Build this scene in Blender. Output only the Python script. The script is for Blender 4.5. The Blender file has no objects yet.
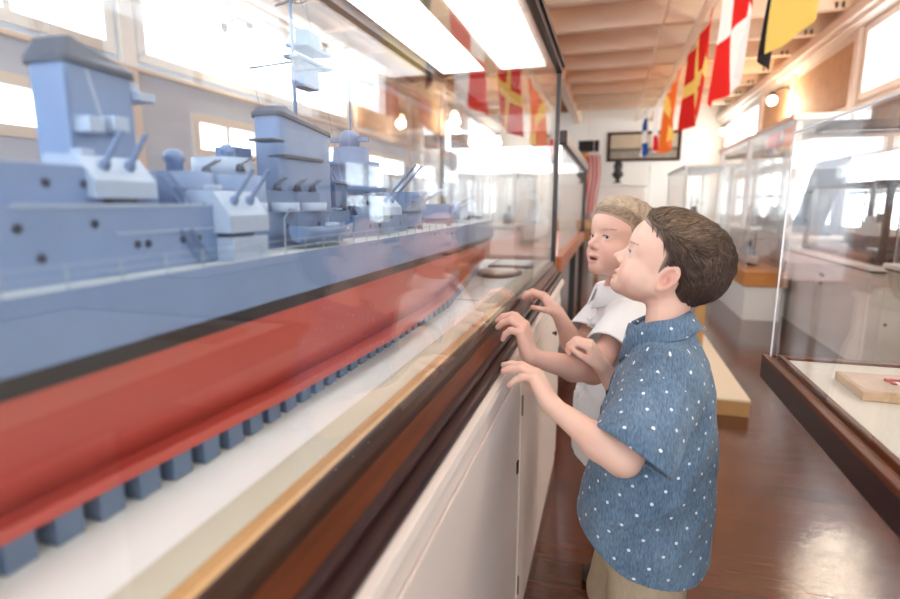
import bpy, bmesh, math, random
import numpy as np
from mathutils import Vector, Matrix
random.seed(7); rng = np.random.default_rng(7)
S = bpy.context.scene
COL = S.collection
PI = math.pi

# ---------------------------------------------------------------- materials
def srgb(r, g, b):
    f = lambda c: c / 12.92 if c <= .04045 else ((c + .055) / 1.055) ** 2.4
    return (f(r / 255), f(g / 255), f(b / 255), 1)

def mat(name, rgb, rough=.5, metal=0, spec=.5, noise=0, nscale=20, bump=0, bscale=60, stretch=(1, 1, 1), emit=0, coat=0, sss=0):
    m = bpy.data.materials.new(name); m.use_nodes = True
    nt = m.node_tree; b = nt.nodes['Principled BSDF']
    c = srgb(*rgb)
    b.inputs['Base Color'].default_value = c
    b.inputs['Roughness'].default_value = rough
    b.inputs['Metallic'].default_value = metal
    b.inputs['Specular IOR Level'].default_value = spec
    b.inputs['Coat Weight'].default_value = coat
    b.inputs['Coat Roughness'].default_value = .12
    if sss:
        b.inputs['Subsurface Weight'].default_value = sss
        b.inputs['Subsurface Radius'].default_value = (.006, .0025, .0015)
        b.inputs['Subsurface Scale'].default_value = 1
    if emit:
        b.inputs['Emission Color'].default_value = c
        b.inputs['Emission Strength'].default_value = emit
    if noise or bump:
        tc = nt.nodes.new('ShaderNodeTexCoord')
        mp = nt.nodes.new('ShaderNodeMapping'); mp.inputs['Scale'].default_value = stretch
        nt.links.new(tc.outputs['Object'], mp.inputs['Vector'])
    if noise:
        n = nt.nodes.new('ShaderNodeTexNoise'); n.inputs['Scale'].default_value = nscale; n.inputs['Detail'].default_value = 6
        nt.links.new(mp.outputs[0], n.inputs['Vector'])
        r = nt.nodes.new('ShaderNodeValToRGB')
        r.color_ramp.elements[0].position = .3; r.color_ramp.elements[1].position = .7
        r.color_ramp.elements[0].color = tuple(x * (1 - noise) for x in c[:3]) + (1,)
        r.color_ramp.elements[1].color = tuple(min(1, x * (1 + noise * .6)) for x in c[:3]) + (1,)
        nt.links.new(n.outputs['Fac'], r.inputs[0]); nt.links.new(r.outputs[0], b.inputs['Base Color'])
    if bump:
        n2 = nt.nodes.new('ShaderNodeTexNoise'); n2.inputs['Scale'].default_value = bscale; n2.inputs['Detail'].default_value = 4
        nt.links.new(mp.outputs[0], n2.inputs['Vector'])
        bp = nt.nodes.new('ShaderNodeBump'); bp.inputs['Strength'].default_value = bump; bp.inputs['Distance'].default_value = .01
        nt.links.new(n2.outputs['Fac'], bp.inputs['Height']); nt.links.new(bp.outputs[0], b.inputs['Normal'])
    return m

def glass_mat(name, tint=(1, 1, 1), f0=.04, gain=1.0, rough=0):
    m = bpy.data.materials.new(name); m.use_nodes = True
    nt = m.node_tree; nt.nodes.clear()
    N = nt.nodes.new; L = nt.links.new
    lw = N('ShaderNodeLayerWeight'); lw.inputs['Blend'].default_value = .5
    pw = N('ShaderNodeMath'); pw.operation = 'POWER'; pw.inputs[1].default_value = 5
    L(lw.outputs['Facing'], pw.inputs[0])
    ml = N('ShaderNodeMath'); ml.operation = 'MULTIPLY_ADD'; ml.inputs[1].default_value = (1 - f0) * gain; ml.inputs[2].default_value = f0 * gain
    L(pw.outputs[0], ml.inputs[0])
    tr = N('ShaderNodeBsdfTransparent'); tr.inputs[0].default_value = (*tint, 1)
    gl = N('ShaderNodeBsdfGlossy'); gl.inputs['Roughness'].default_value = rough; gl.inputs[0].default_value = (1, 1, 1, 1)
    mx = N('ShaderNodeMixShader'); o = N('ShaderNodeOutputMaterial')
    L(ml.outputs[0], mx.inputs[0]); L(tr.outputs[0], mx.inputs[1]); L(gl.outputs[0], mx.inputs[2]); L(mx.outputs[0], o.inputs[0])
    return m

def attr_mat(name, rough=.5, sss=0, spec=.4, aniso=0):
    m = mat(name, (200, 200, 200), rough, spec=spec, sss=sss)
    nt = m.node_tree; a = nt.nodes.new('ShaderNodeAttribute'); a.attribute_name = 'tint'
    nt.links.new(a.outputs['Color'], nt.nodes['Principled BSDF'].inputs['Base Color'])
    return m

# ---------------------------------------------------------------- objects
WORLD = {}
def wloc(o): return WORLD.get(o.name, Vector((0, 0, 0))) if o else Vector((0, 0, 0))

def thing(name, label, cat, loc=(0, 0, 0), group=None):
    o = bpy.data.objects.new(name, None); COL.objects.link(o)
    o.location = loc; WORLD[o.name] = Vector(loc); o.empty_display_size = .05
    o['label'] = label; o['category'] = cat
    if group: o['group'] = group
    return o
def tag(o, label, cat, group=None):
    o['label'] = label; o['category'] = cat
    if group: o['group'] = group
    return o
def link_mesh(name, v, f, m, parent=None, smooth=False, loc=None):
    """v in world space; the mesh is stored relative to its parent's (or its own) base"""
    base = wloc(parent) if parent else Vector(loc or (0, 0, 0))
    me = bpy.data.meshes.new(name)
    v = np.asarray(v, dtype=float) - np.array(base)
    me.from_pydata(v.tolist(), [], f if isinstance(f, list) else f.tolist())
    for x in (m if isinstance(m, (list, tuple)) else [m]): me.materials.append(x)
    o = bpy.data.objects.new(name, me); COL.objects.link(o)
    if parent: o.parent = parent
    else: o.location = base
    WORLD[o.name] = base
    if smooth:
        me.polygons.foreach_set('use_smooth', [True] * len(me.polygons))
    me.update()
    return o

class MB:
    """collects shapes, then links them as one mesh object"""
    def __init__(s): s.v = []; s.f = []; s.mi = []; s.sm = []
    def add(s, v, f, mi=0, sm=False):
        n = len(s.v); s.v += [tuple(p) for p in v]
        for q in f: s.f.append([i + n for i in q]); s.mi.append(mi); s.sm.append(sm)
        return s
    def box(s, x0, x1, y0, y1, z0, z1, mi=0, bev=0):
        if bev:
            bm = bmesh.new(); bmesh.ops.create_cube(bm, size=1)
            for q in bm.verts: q.co = Vector(((x0 + x1) / 2 + q.co.x * (x1 - x0), (y0 + y1) / 2 + q.co.y * (y1 - y0), (z0 + z1) / 2 + q.co.z * (z1 - z0)))
            bmesh.ops.bevel(bm, geom=bm.edges[:], offset=bev, segments=2, affect='EDGES', profile=.5)
            bm.verts.index_update()
            s.add([q.co[:] for q in bm.verts], [[q.index for q in f.verts] for f in bm.faces], mi); bm.free(); return s
        v = [(x, y, z) for x in (x0, x1) for y in (y0, y1) for z in (z0, z1)]
        return s.add(v, [(0, 1, 3, 2), (4, 6, 7, 5), (0, 4, 5, 1), (2, 3, 7, 6), (0, 2, 6, 4), (1, 5, 7, 3)], mi)
    def obox(s, c, ax, ay, az, mi=0):
        """box from centre and three half-axis vectors"""
        c, ax, ay, az = map(Vector, (c, ax, ay, az))
        v = [c + ax * i + ay * j + az * k for i in (-1, 1) for j in (-1, 1) for k in (-1, 1)]
        return s.add(v, [(0, 1, 3, 2), (4, 6, 7, 5), (0, 4, 5, 1), (2, 3, 7, 6), (0, 2, 6, 4), (1, 5, 7, 3)], mi)
    def bar(s, a, b, w, h, mi=0, up=(0, 0, 1)):
        a, b = Vector(a), Vector(b); d = (b - a).normalized(); up = Vector(up)
        if abs(d.dot(up)) > .98: up = Vector((0, 1, 0))
        sd = d.cross(up).normalized(); u2 = sd.cross(d)
        return s.obox((a + b) / 2, (b - a) / 2, sd * w / 2, u2 * h / 2, mi)
    def tube(s, pts, r, n=8, mi=0, caps=True):
        pts = [Vector(p) for p in pts]; rs = r if isinstance(r, (list, tuple)) else [r] * len(pts)
        rings = []; ref = Vector((0, 0, 1))
        for i, p in enumerate(pts):
            d = (pts[min(i + 1, len(pts) - 1)] - pts[max(i - 1, 0)]).normalized()
            if abs(d.dot(ref)) > .97: ref = Vector((1, 0, 0)) if abs(d.x) < .9 else Vector((0, 1, 0))
            a = d.cross(ref).normalized(); b = d.cross(a)
            rings.append([p + (a * math.cos(2 * PI * k / n) + b * math.sin(2 * PI * k / n)) * rs[i] for k in range(n)])
        v = [q for R in rings for q in R]
        f = [(i * n + k, i * n + (k + 1) % n, (i + 1) * n + (k + 1) % n, (i + 1) * n + k) for i in range(len(pts) - 1) for k in range(n)]
        s.add(v, f, mi, True)
        if caps: s.add(rings[0], [list(range(n))[::-1]], mi); s.add(rings[-1], [list(range(n))], mi)
        return s
    def lathe(s, c, prof, n=24, mi=0, sm=True, sx=1, sy=1):
        """profile of (radius, z) about a vertical axis at c"""
        v = [(c[0] + r * sx * math.cos(2 * PI * k / n), c[1] + r * sy * math.sin(2 * PI * k / n), c[2] + z) for r, z in prof for k in range(n)]
        f = [(i * n + k, i * n + (k + 1) % n, (i + 1) * n + (k + 1) % n, (i + 1) * n + k) for i in range(len(prof) - 1) for k in range(n)]
        s.add(v, f, mi, sm)
        m0 = len(prof) - 1
        s.add(v[:n], [list(range(n))[::-1]], mi); s.add(v[m0 * n:], [list(range(n))], mi)
        return s
    def sphere(s, c, r, n=12, mi=0, sz=(1, 1, 1)):
        pr = [(math.sin(PI * i / n) * r + 1e-6, -math.cos(PI * i / n) * r) for i in range(n + 1)]
        v = [(c[0] + a * sz[0] * math.cos(2 * PI * k / (2 * n)), c[1] + a * sz[1] * math.sin(2 * PI * k / (2 * n)), c[2] + z * sz[2]) for a, z in pr for k in range(2 * n)]
        m = 2 * n
        f = [(i * m + k, i * m + (k + 1) % m, (i + 1) * m + (k + 1) % m, (i + 1) * m + k) for i in range(n) for k in range(m)]
        return s.add(v, f, mi, True)
    def prism(s, poly, y0, y1, mi=0, sm=False):
        """(x,z) outline swept along y"""
        n = len(poly); v = [(x, y0, z) for x, z in poly] + [(x, y1, z) for x, z in poly]
        s.add(v, [(i, (i + 1) % n, (i + 1) % n + n, i + n) for i in range(n)], mi, sm)
        return s.add(v, [list(range(n))[::-1], list(range(n, 2 * n))], mi)
    def prismz(s, poly, z0, z1, mi=0, top=1.0):
        """(x,y) outline raised along z, optionally shrinking to the top"""
        n = len(poly); cx = sum(p[0] for p in poly) / n; cy = sum(p[1] for p in poly) / n
        v = [(x, y, z0) for x, y in poly] + [(cx + (x - cx) * top, cy + (y - cy) * top, z1) for x, y in poly]
        s.add(v, [(i, (i + 1) % n, (i + 1) % n + n, i + n) for i in range(n)], mi)
        return s.add(v, [list(range(n))[::-1], list(range(n, 2 * n))], mi)
    def loft(s, rings, mi=0, sm=True, closed=True, caps=False):
        n = len(rings[0]); v = [p for R in rings for p in R]
        K = n if closed else n - 1
        f = [(i * n + k, i * n + (k + 1) % n, (i + 1) * n + (k + 1) % n, (i + 1) * n + k) for i in range(len(rings) - 1) for k in range(K)]
        s.add(v, f, mi, sm)
        if caps: s.add(rings[0], [list(range(n))[::-1]], mi); s.add(rings[-1], [list(range(n))], mi)
        return s
    def build(s, name, m, parent=None, loc=None, kind=None):
        o = link_mesh(name, s.v, s.f, m, parent, False, loc)
        me = o.data
        me.polygons.foreach_set('material_index', s.mi); me.polygons.foreach_set('use_smooth', s.sm)
        bm = bmesh.new(); bm.from_mesh(me); bmesh.ops.recalc_face_normals(bm, faces=bm.faces[:]); bm.to_mesh(me); bm.free()
        if kind: o['kind'] = kind
        return o

def dup(root, loc, label=None, group=None):
    """a copy of a thing with copies of its parts and sub-parts"""
    r = root.copy(); COL.objects.link(r); r.location = loc; WORLD[r.name] = Vector(loc)
    if label: r['label'] = label
    if group: r['group'] = group
    for ch in list(root.children):
        c = ch.copy(); COL.objects.link(c); c.parent = r
        for g in ch.children:
            d = g.copy(); COL.objects.link(d); d.parent = c
    return r
# ================================================================= the room
CREAM = mat('cream_paint', (242, 232, 224), .45, noise=.03, nscale=3)
CREAM2 = mat('cabinet_paint', (240, 228, 221), .38, noise=.04, nscale=4)
PALE = mat('pale_blue_paint', (206, 222, 244), .5, noise=.03, nscale=3)
WHITE = mat('white_paint', (242, 240, 236), .45)
TRIMW = mat('window_white', (244, 241, 236), .4)
PEACH = mat('ceiling_paint', (242, 214, 186), .55, noise=.10, nscale=2.2, stretch=(.4, 4, 1))
PEACH2 = mat('joist_paint', (246, 220, 194), .5, noise=.08, nscale=3, stretch=(.5, 3, 3))
BOARD = mat('fibre_board', (204, 168, 134), .7, noise=.12, nscale=7)
RAWWOOD = mat('raw_timber', (150, 100, 66), .65, noise=.3, nscale=5, stretch=(.6, 6, 6))
DARKWOOD = mat('dark_wood', (56, 28, 20), .38, noise=.35, nscale=9, stretch=(8, .7, 8), spec=.25)
REDWOOD = mat('mahogany', (104, 54, 30), .42, noise=.35, nscale=10, stretch=(9, .6, 9), spec=.15)
PLUM = mat('plum_moulding', (56, 34, 34), .38, noise=.2, nscale=12, stretch=(8, .6, 8), spec=.22)
GOLD = mat('pale_oak', (206, 160, 104), .4, noise=.15, nscale=10, stretch=(9, .6, 9))
ORANGE = mat('orange_oak', (200, 132, 66), .4, noise=.15, nscale=8, stretch=(2, 2, 8))
TAN = mat('plywood_edge', (196, 152, 98), .55, noise=.1, nscale=9)
DARKMETAL = mat('dark_bronze', (62, 52, 50), .35, metal=.4)
BLACK = mat('black_paint', (22, 20, 20), .45)
IRON = mat('dark_iron', (40, 36, 34), .5, metal=.3)
GLASS = glass_mat('case_glass', (.985, .99, .99), .023, 1.0)
ACRYL = glass_mat('clear_acrylic', (.985, .985, .985), .035, .8)
WGLASS = glass_mat('window_glass', (.98, .98, .98), .04, .6)
EDGE = mat('acrylic_edge', (236, 236, 238), .2)

def floor_mat():
    m = bpy.data.materials.new('varnished_planks'); m.use_nodes = True; nt = m.node_tree; N = nt.nodes.new; L = nt.links.new
    b = nt.nodes['Principled BSDF']
    tc = N('ShaderNodeTexCoord')
    br = N('ShaderNodeTexBrick'); br.inputs['Scale'].default_value = 1; br.inputs['Brick Width'].default_value = 2.6; br.inputs['Row Height'].default_value = .105
    br.inputs['Mortar Size'].default_value = .0042; br.inputs['Color1'].default_value = srgb(92, 42, 27); br.inputs['Color2'].default_value = srgb(64, 29, 19); br.inputs['Mortar'].default_value = srgb(26, 13, 10)
    L(tc.outputs['Object'], br.inputs['Vector'])
    mp = N('ShaderNodeMapping'); mp.inputs['Scale'].default_value = (1.2, 16, 1); L(tc.outputs['Object'], mp.inputs[0])
    n = N('ShaderNodeTexNoise'); n.inputs['Scale'].default_value = 3; n.inputs['Detail'].default_value = 8; n.inputs['Roughness'].default_value = .7; L(mp.outputs[0], n.inputs['Vector'])
    rr = N('ShaderNodeValToRGB'); rr.color_ramp.elements[0].position = .3; rr.color_ramp.elements[1].position = .72
    rr.color_ramp.elements[0].color = (.55, .50, .47, 1); rr.color_ramp.elements[1].color = (1.35, 1.28, 1.2, 1); L(n.outputs[0], rr.inputs[0])
    mx = N('ShaderNodeMix'); mx.data_type = 'RGBA'; mx.blend_type = 'MULTIPLY'; mx.inputs['Factor'].default_value = 1
    L(br.outputs['Color'], mx.inputs['A']); L(rr.outputs[0], mx.inputs['B']); L(mx.outputs['Result'], b.inputs['Base Color'])
    mp2 = N('ShaderNodeMapping'); mp2.inputs['Scale'].default_value = (1.0, 7, 1); L(tc.outputs['Object'], mp2.inputs[0])
    n2 = N('ShaderNodeTexNoise'); n2.inputs['Scale'].default_value = 2.2; n2.inputs['Detail'].default_value = 5; L(mp2.outputs[0], n2.inputs['Vector'])
    r2 = N('ShaderNodeMapRange'); r2.inputs[1].default_value = .3; r2.inputs[2].default_value = .7; r2.inputs[3].default_value = .05; r2.inputs[4].default_value = .17; L(n2.outputs[0], r2.inputs[0]); L(r2.outputs[0], b.inputs['Roughness'])
    n3 = N('ShaderNodeTexNoise'); n3.inputs['Scale'].default_value = 60; n3.inputs['Detail'].default_value = 3; L(mp.outputs[0], n3.inputs['Vector'])
    ad = N('ShaderNodeMath'); ad.operation = 'MULTIPLY_ADD'; ad.inputs[1].default_value = .22; L(n3.outputs[0], ad.inputs[0]); L(n2.outputs[0], ad.inputs[2])
    bp = N('ShaderNodeBump'); bp.inputs['Strength'].default_value = .10; bp.inputs['Distance'].default_value = .010; L(ad.outputs[0], bp.inputs['Height'])
    bp2 = N('ShaderNodeBump'); bp2.invert = True; bp2.inputs['Strength'].default_value = .8; bp2.inputs['Distance'].default_value = .003; L(br.outputs['Fac'], bp2.inputs['Height']); L(bp.outputs[0], bp2.inputs['Normal'])
    L(bp2.outputs[0], b.inputs['Normal'])
    L(bp2.outputs[0], b.inputs['Coat Normal']); b.inputs['Specular IOR Level'].default_value = .75; b.inputs['Coat Weight'].default_value = .4; b.inputs['Coat Roughness'].default_value = .05
    return m
FLOORM = floor_mat()
X0, X1, Y0, Y1, ZC = -3.4, 2.4, -3.0, 14.0, 3.30
st = "structure"; WORLD_STRENGTH = 5.6; EXPOSURE = 0.20
MB().box(X0 - .1, X1 + .1, Y0 - .1, Y1 + .1, -.1, 0).build('floor', FLOORM, kind=st)
MB().box(X0 - .1, X1 + .1, Y0 - .1, Y1 + .1, ZC, ZC + .1).build('ceiling', PEACH, kind=st)

CLER = [(-2.9, -.2), (.0, 1.6), (1.8, 3.2), (3.4, 6.75), (10.85, 13.7)]
LOWW = [(5.45, 6.82), (7.02, 8.95), (9.1, 10.6), (10.76, 12.2), (12.3, 13.75)]
LOWL = [(.1, 1.5), (2.2, 3.15), (3.9, 4.8), (5.6, 6.7), (7.2, 8.8), (9.2, 10.5), (10.85, 12.2)]
nwin = [0]
def window(side, y0, y1, z0, z1, nx, nz):
    """a real opening's frame, glazing bars and pane"""
    nwin[0] += 1
    x = X1 if side > 0 else X0
    w = bpy.data.objects.new('window_%d' % nwin[0], None); COL.objects.link(w); w.location = (x, (y0 + y1) / 2, z0); w['kind'] = st; WORLD[w.name] = Vector(w.location)
    xa, xb = (x - .03, x + .07) if side > 0 else (x - .07, x + .03)
    m = MB(); t = .07
    for a, b, c, d in ((y0, y1, z0, z0 + t), (y0, y1, z1 - t, z1), (y0, y0 + t, z0 + t, z1 - t), (y1 - t, y1, z0 + t, z1 - t)): m.box(xa, xb, a, b, c, d)
    for k in range(1, nx):
        yy = y0 + (y1 - y0) * k / nx; m.box(xa + .02, xb - .02, yy - .022, yy + .022, z0 + t, z1 - t)
    for k in range(1, nz):
        zz = z0 + (z1 - z0) * k / nz; m.box(xa + .02, xb - .02, y0 + t, y1 - t, zz - .018, zz + .018)
    m.build('window_frame', TRIMW, w)
    MB().box(x + .028 * side, x + .032 * side, y0 + t, y1 - t, z0 + t, z1 - t).build('window_pane', WGLASS, w)
    # daylight portal in the opening
    l = bpy.data.lights.new('daylight', 'AREA'); l.shape = 'RECTANGLE'; l.size = y1 - y0; l.size_y = z1 - z0; l.cycles.is_portal = True
    o = bpy.data.objects.new('daylight', l); COL.objects.link(o); o.location = (x + .08 * side, (y0 + y1) / 2, (z0 + z1) / 2)
    o.rotation_euler = (PI / 2, 0, PI / 2 if side > 0 else -PI / 2)
def wall(name, side):
    x = X1 if side > 0 else X0; xa, xb = (x, x + .1) if side > 0 else (x - .1, x)
    m = MB()
    low = LOWW if side > 0 else LOWL; zb, zu = (.80, 1.64) if side > 0 else (1.50, 1.86)
    m.box(xa, xb, Y0, Y1, 0, zb); m.box(xa, xb, Y0, Y1, zu, 2.14); m.box(xa, xb, Y0, Y1, 2.86, ZC)
    def rest(lst, z0, z1):
        y = Y0
        for a, b in lst: m.box(xa, xb, y, a, z0, z1); y = b
        m.box(xa, xb, y, Y1, z0, z1)
    rest(CLER, 2.14, 2.86); rest(low, zb, zu)
    m.build(name, CREAM if side > 0 else PALE, kind=st)
    for a, b in CLER: window(side, a, b, 2.14, 2.86, max(2, round((b - a) / 1.1)), 1)
    for a, b in low: window(side, a, b, zb, zu, 2, 2 if side > 0 else 1)
wall('wall_right', 1); wall('wall_left', -1)
m = MB().box(X0, X1, Y1, Y1 + .1, 0, ZC); m.build('wall_back', WHITE, kind=st)
m = MB().box(X0, X1, Y0 - .1, Y0, 0, .35); m.box(X0, X1, Y0 - .1, Y0, 2.85, ZC)
for a, b in ((X0, -3.0), (-1.4, -1.2), (.4, .6), (2.1, X1)): m.box(a, b, Y0 - .1, Y0, .35, 2.85)
m.build('wall_front', CREAM, kind=st)
for a, b in ((-3.0, -1.4), (-1.2, .4), (.6, 2.1)):  # unseen windows behind the camera, added for frontal light
    nwin[0] += 1; w = bpy.data.objects.new('window_%d' % nwin[0], None); COL.objects.link(w); w.location = ((a + b) / 2, Y0, .35); w['kind'] = st; WORLD[w.name] = Vector(w.location)
    m = MB()
    for x0_, x1_, z0_, z1_ in ((a, b, .35, .43), (a, b, 2.77, 2.85), (a, a + .08, .43, 2.77), (b - .08, b, .43, 2.77), ((a + b) / 2 - .025, (a + b) / 2 + .025, .43, 2.77), (a + .08, b - .08, 1.58, 1.63)): m.box(x0_, x1_, Y0 - .07, Y0 + .03, z0_, z1_)
    m.build('window_frame', TRIMW, w); MB().box(a + .08, b - .08, Y0 - .03, Y0 - .026, .43, 2.77).build('window_pane', WGLASS, w)
    l = bpy.data.lights.new('daylight', 'AREA'); l.shape = 'RECTANGLE'; l.size = b - a; l.size_y = 2.5; l.cycles.is_portal = True
    o = bpy.data.objects.new('daylight', l); COL.objects.link(o); o.location = ((a + b) / 2, Y0 - .09, 1.6); o.rotation_euler = (PI / 2, 0, PI)
# cornice beam, picture rail, pilasters
for nm, s, x in (('trim_1', 1, X1), ('trim_2', -1, X0)):
    m = MB(); f = lambda a, b: (x - b, x - a) if s > 0 else (x + a, x + b)
    for a, b, z0, z1 in ((0, .20, 2.93, 3.04), (0, .14, 2.885, 2.93), (0, .05, 2.06, 2.10)):
        xa, xb = f(a, b); m.box(xa, xb, Y0, Y1, z0, z1, bev=.012)
    m.build(nm, CREAM, kind=st)
k = 3
for s, x in ((1, X1), (-1, X0)):
    m = MB()
    for y in (-.1, 1.7, 3.3, 6.92, 9.03, 10.68, 13.85):
        xa, xb = (x - .045, x) if s > 0 else (x, x + .045)
        m.box(xa, xb, y - .06, y + .06, 0, 2.885)
    m.build('trim_%d' % k, CREAM, kind=st); k += 1
# brown boards filling the blind bays high on the walls
for s, x in ((1, X1), (-1, X0)):
    for a, b in ((7.08, 8.93), (9.13, 10.55)):
        xa, xb = (x - .02, x) if s > 0 else (x, x + .02)
        tag(MB().box(xa, xb, a, b, 2.16, 2.80, bev=.004).build('wall_board', BOARD, loc=((xa + xb) / 2, (a + b) / 2, 2.16)),
            ('brown fibre board high on the right wall, %s the bracket lamp' if s > 0 else 'brown fibre board high on the left wall, seen through the ship case, %s one') % (('just nearer than' if a < 8 else 'just beyond') if s > 0 else ('nearer' if a < 8 else 'farther')), 'board')
# ceiling joists: painted over the aisle, bare wood over the left bay
for i in range(17):
    y = -2.4 + i * .92
    MB().box(-.80, X1, y - .05, y + .05, 3.05, ZC).build('ceiling_joist', PEACH2, kind=st)
    MB().box(X0, -.95, y - .05, y + .05, 3.02, ZC).build('ceiling_joist', RAWWOOD, kind=st)
MB().box(-.95, -.80, Y0, Y1, 2.98, ZC, bev=.01).build('ceiling_beam', PEACH2, kind=st)
MB().box(.78, .84, Y0, Y1, 2.99, 3.05).build('ceiling_batten', PEACH2, kind=st)
# iron bolts under the joists at the cornice are part of the cornice line
m = MB()
for i in range(17):
    y = -2.4 + i * .92
    for dx in (.26, .32): m.tube([(X1 - dx, y - .075, 3.05), (X1 - dx, y - .075, 3.10)], .012, 8)
m.build('trim_5', IRON, kind=st)

# bracket lamps
GLOBE = mat('lit_globe', (255, 226, 180), .4, emit=14)
def lamp(y, label, z=2.66, side=1):
    X = X1 if side > 0 else X0
    t = thing('wall_lamp', label, 'lamp', (X - .05 * side, y, z), 'globe lamps on the right wall' if side > 0 else 'globe lamps on the left wall')
    MB().tube([(X, y, z), (X - .012 * side, y, z), (X - .02 * side, y, z)], [.045, .045, .02], 16).build('backplate', IRON, t)
    pts = [Vector((X - (.012 + .26 * u) * side, y, z + .06 * math.sin(u * 3.3))) for u in np.linspace(0, 1, 12)]
    MB().tube(pts, .011, 8).build('arm', IRON, t)
    e = pts[-1]
    MB().lathe(e, [(.02, .02), (.035, 0), (.038, -.03), (.001, -.031)], 14).build('lamp_holder', IRON, t)
    MB().sphere(e + Vector((0, 0, -.10)), .065, 12).build('globe', GLOBE, t)
    l = bpy.data.lights.new('globe_light', 'POINT'); l.energy = 30 if side > 0 else 5; l.color = (1, .84, .64); l.shadow_soft_size = .075
    o = bpy.data.objects.new('globe_light', l); COL.objects.link(o); o.location = e + Vector((0, 0, -.20))
for y_, w_ in ((1.8, 'nearest'), (4.4, 'middle one'), (7.0, 'farthest')):
    lamp(y_, 'globe lamp on the left wall, %s of those seen through the ship case' % w_, side=-1)
lamp(9.03, 'globe lamp on a curved bracket between the two brown boards on the right wall')
lamp(5.2, 'globe lamp on the right wall above the window nearest the viewer')
lamp(1.5, 'added globe lamp on the right wall, out of view beside the tray case')  # unseen lamp, added to brighten the right side of the aisle
lamp(12.6, 'globe lamp on the right wall near the end wall, farthest of the lamps')

# end wall: framed picture, shelf, bust, doorway things
t = thing('framed_picture', 'wide dark-framed seascape picture hung on the white end wall', 'picture', (.67, Y1 - .02, 2.09))
fr = MB()
for a in ((-.16, 1.50, 2.09, 2.15), (-.16, 1.50, 2.71, 2.77), (-.16, -.08, 2.15, 2.71), (1.42, 1.50, 2.15, 2.71)): fr.box(a[0], a[1], Y1 - .05, Y1 - .002, a[2], a[3], bev=.008)
fr.build('frame', DARKWOOD, t)
pic = MB()
for i, (z0, z1) in enumerate(((2.15, 2.32), (2.32, 2.40), (2.40, 2.71))): pic.box(-.08, 1.42, Y1 - .02, Y1 - .008, z0, z1, i)
pic.build('canvas', [mat('picture_sea', (150, 140, 128), .5, noise=.2, nscale=6), mat('picture_shore', (112, 100, 86), .5, noise=.2, nscale=9), mat('picture_sky', (196, 178, 154), .5, noise=.1, nscale=4)], t)
t = thing('wall_cabinet', 'white cabinet against the end wall below the picture', 'cabinet', (.25, 13.7, 0))
MB().box(-.45, .75, 13.45, 13.98, .0, 1.50, bev=.01).build('carcass', CREAM, t)
MB().box(-.50, .80, 13.40, 13.98, 1.50, 1.56, bev=.008).build('top', WHITE, t)
for i, x in enumerate((-.42, .17)): 
    d = MB().box(x, x + .56, 13.43, 13.45, .12, 1.42, bev=.006).build('door', CREAM, t)
    MB().sphere((x + (.50 if i == 0 else .06), 13.41, .85), .018, 8).build('knob', IRON, d)
tag(MB().lathe((.12, 13.7, 1.56), [(.001, 0), (.10, .0), (.09, .03), (.05, .06), (.05, .10), (.11, .17), (.14, .22), (.10, .27), (.085, .33), (.11, .40), (.09, .48), (.03, .53), (.001, .535)], 18).build('bust', mat('dark_bronze_bust', (46, 40, 38), .4), loc=(.12, 13.7, 1.56)),
    'small dark bust on the white cabinet by the end wall', 'bust')
t = thing('post', 'thin white post with a ball on top beside the end wall cabinet', 'post', (.86, 13.7, 0))
MB().tube([(.86, 13.7, 0), (.86, 13.7, 1.86)], .03, 10).build('shaft', WHITE, t); MB().sphere((.86, 13.7, 1.9), .05, 8).build('finial', WHITE, t)

# hanging code flags over the aisle
def cloth(name, rgb):
    m = mat(name, rgb, .85, spec=.1); nt = m.node_tree; b = nt.nodes['Principled BSDF']; o = nt.nodes['Material Output']
    tr = nt.nodes.new('ShaderNodeBsdfTranslucent'); tr.inputs[0].default_value = srgb(*rgb); mx = nt.nodes.new('ShaderNodeMixShader'); mx.inputs[0].default_value = .45
    nt.links.new(b.outputs[0], mx.inputs[1]); nt.links.new(tr.outputs[0], mx.inputs[2]); nt.links.new(mx.outputs[0], o.inputs[0]); return m
RED = cloth('flag_red', (220, 44, 40)); FWHITE = cloth('flag_white', (246, 240, 236)); YEL = cloth('flag_yellow', (252, 216, 116)); FBLACK = cloth('flag_black', (44, 38, 38))
ORG = cloth('flag_orange', (240, 120, 52)); FBLUE = cloth('flag_blue', (52, 84, 150))
def flag(y0, y1, x, zt, h, pat, mats, label, drop=0, skew=0, ph=0, amp=.05):
    """cloth hung from the halyard, far edge y0 to near edge y1; pat(u,v) picks the colour, v down"""
    n = 24; V = []; F = []; MI = []
    for j in range(n + 1):
        for i in range(n + 1):
            u, v = i / n, j / n
            y = y0 + (y1 - y0) * (u * (1 - .10 * v)) + skew * v
            xx = x + amp * v * math.sin(u * 7 + ph + v * 2) + .02 * math.sin(u * 15 + ph)
            V.append((xx, y, zt - v * (h + drop * (1 - u)) - .03 * math.sin(u * PI) * (1 - v)))
    for j in range(n):
        for i in range(n):
            a = j * (n + 1) + i; F.append((a, a + 1, a + n + 2, a + n + 1)); MI.append(pat((i + .5) / n, (j + .5) / n))
    o = link_mesh('hanging_flag', V, F, mats, None, True, (x, (y0 + y1) / 2, zt - h))
    o.data.polygons.foreach_set('material_index', MI)
    return tag(o, label, 'flag', 'signal flags strung over the aisle')
XF = .85
flag(4.05, 3.10, XF, 2.94, .93, lambda u, v: 0 if u < .36 else 1, [FBLACK, YEL], 'yellow and black flag, nearest on the string under the ceiling', .10, -.10, .5, .06)
flag(5.75, 4.30, XF, 2.94, .95, lambda u, v: (0 if (u < .5) == (v < .5) else 1), [FWHITE, RED], 'red and white quartered flag hanging from the string, second nearest', .0, 0, 1.5, .05)
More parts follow.
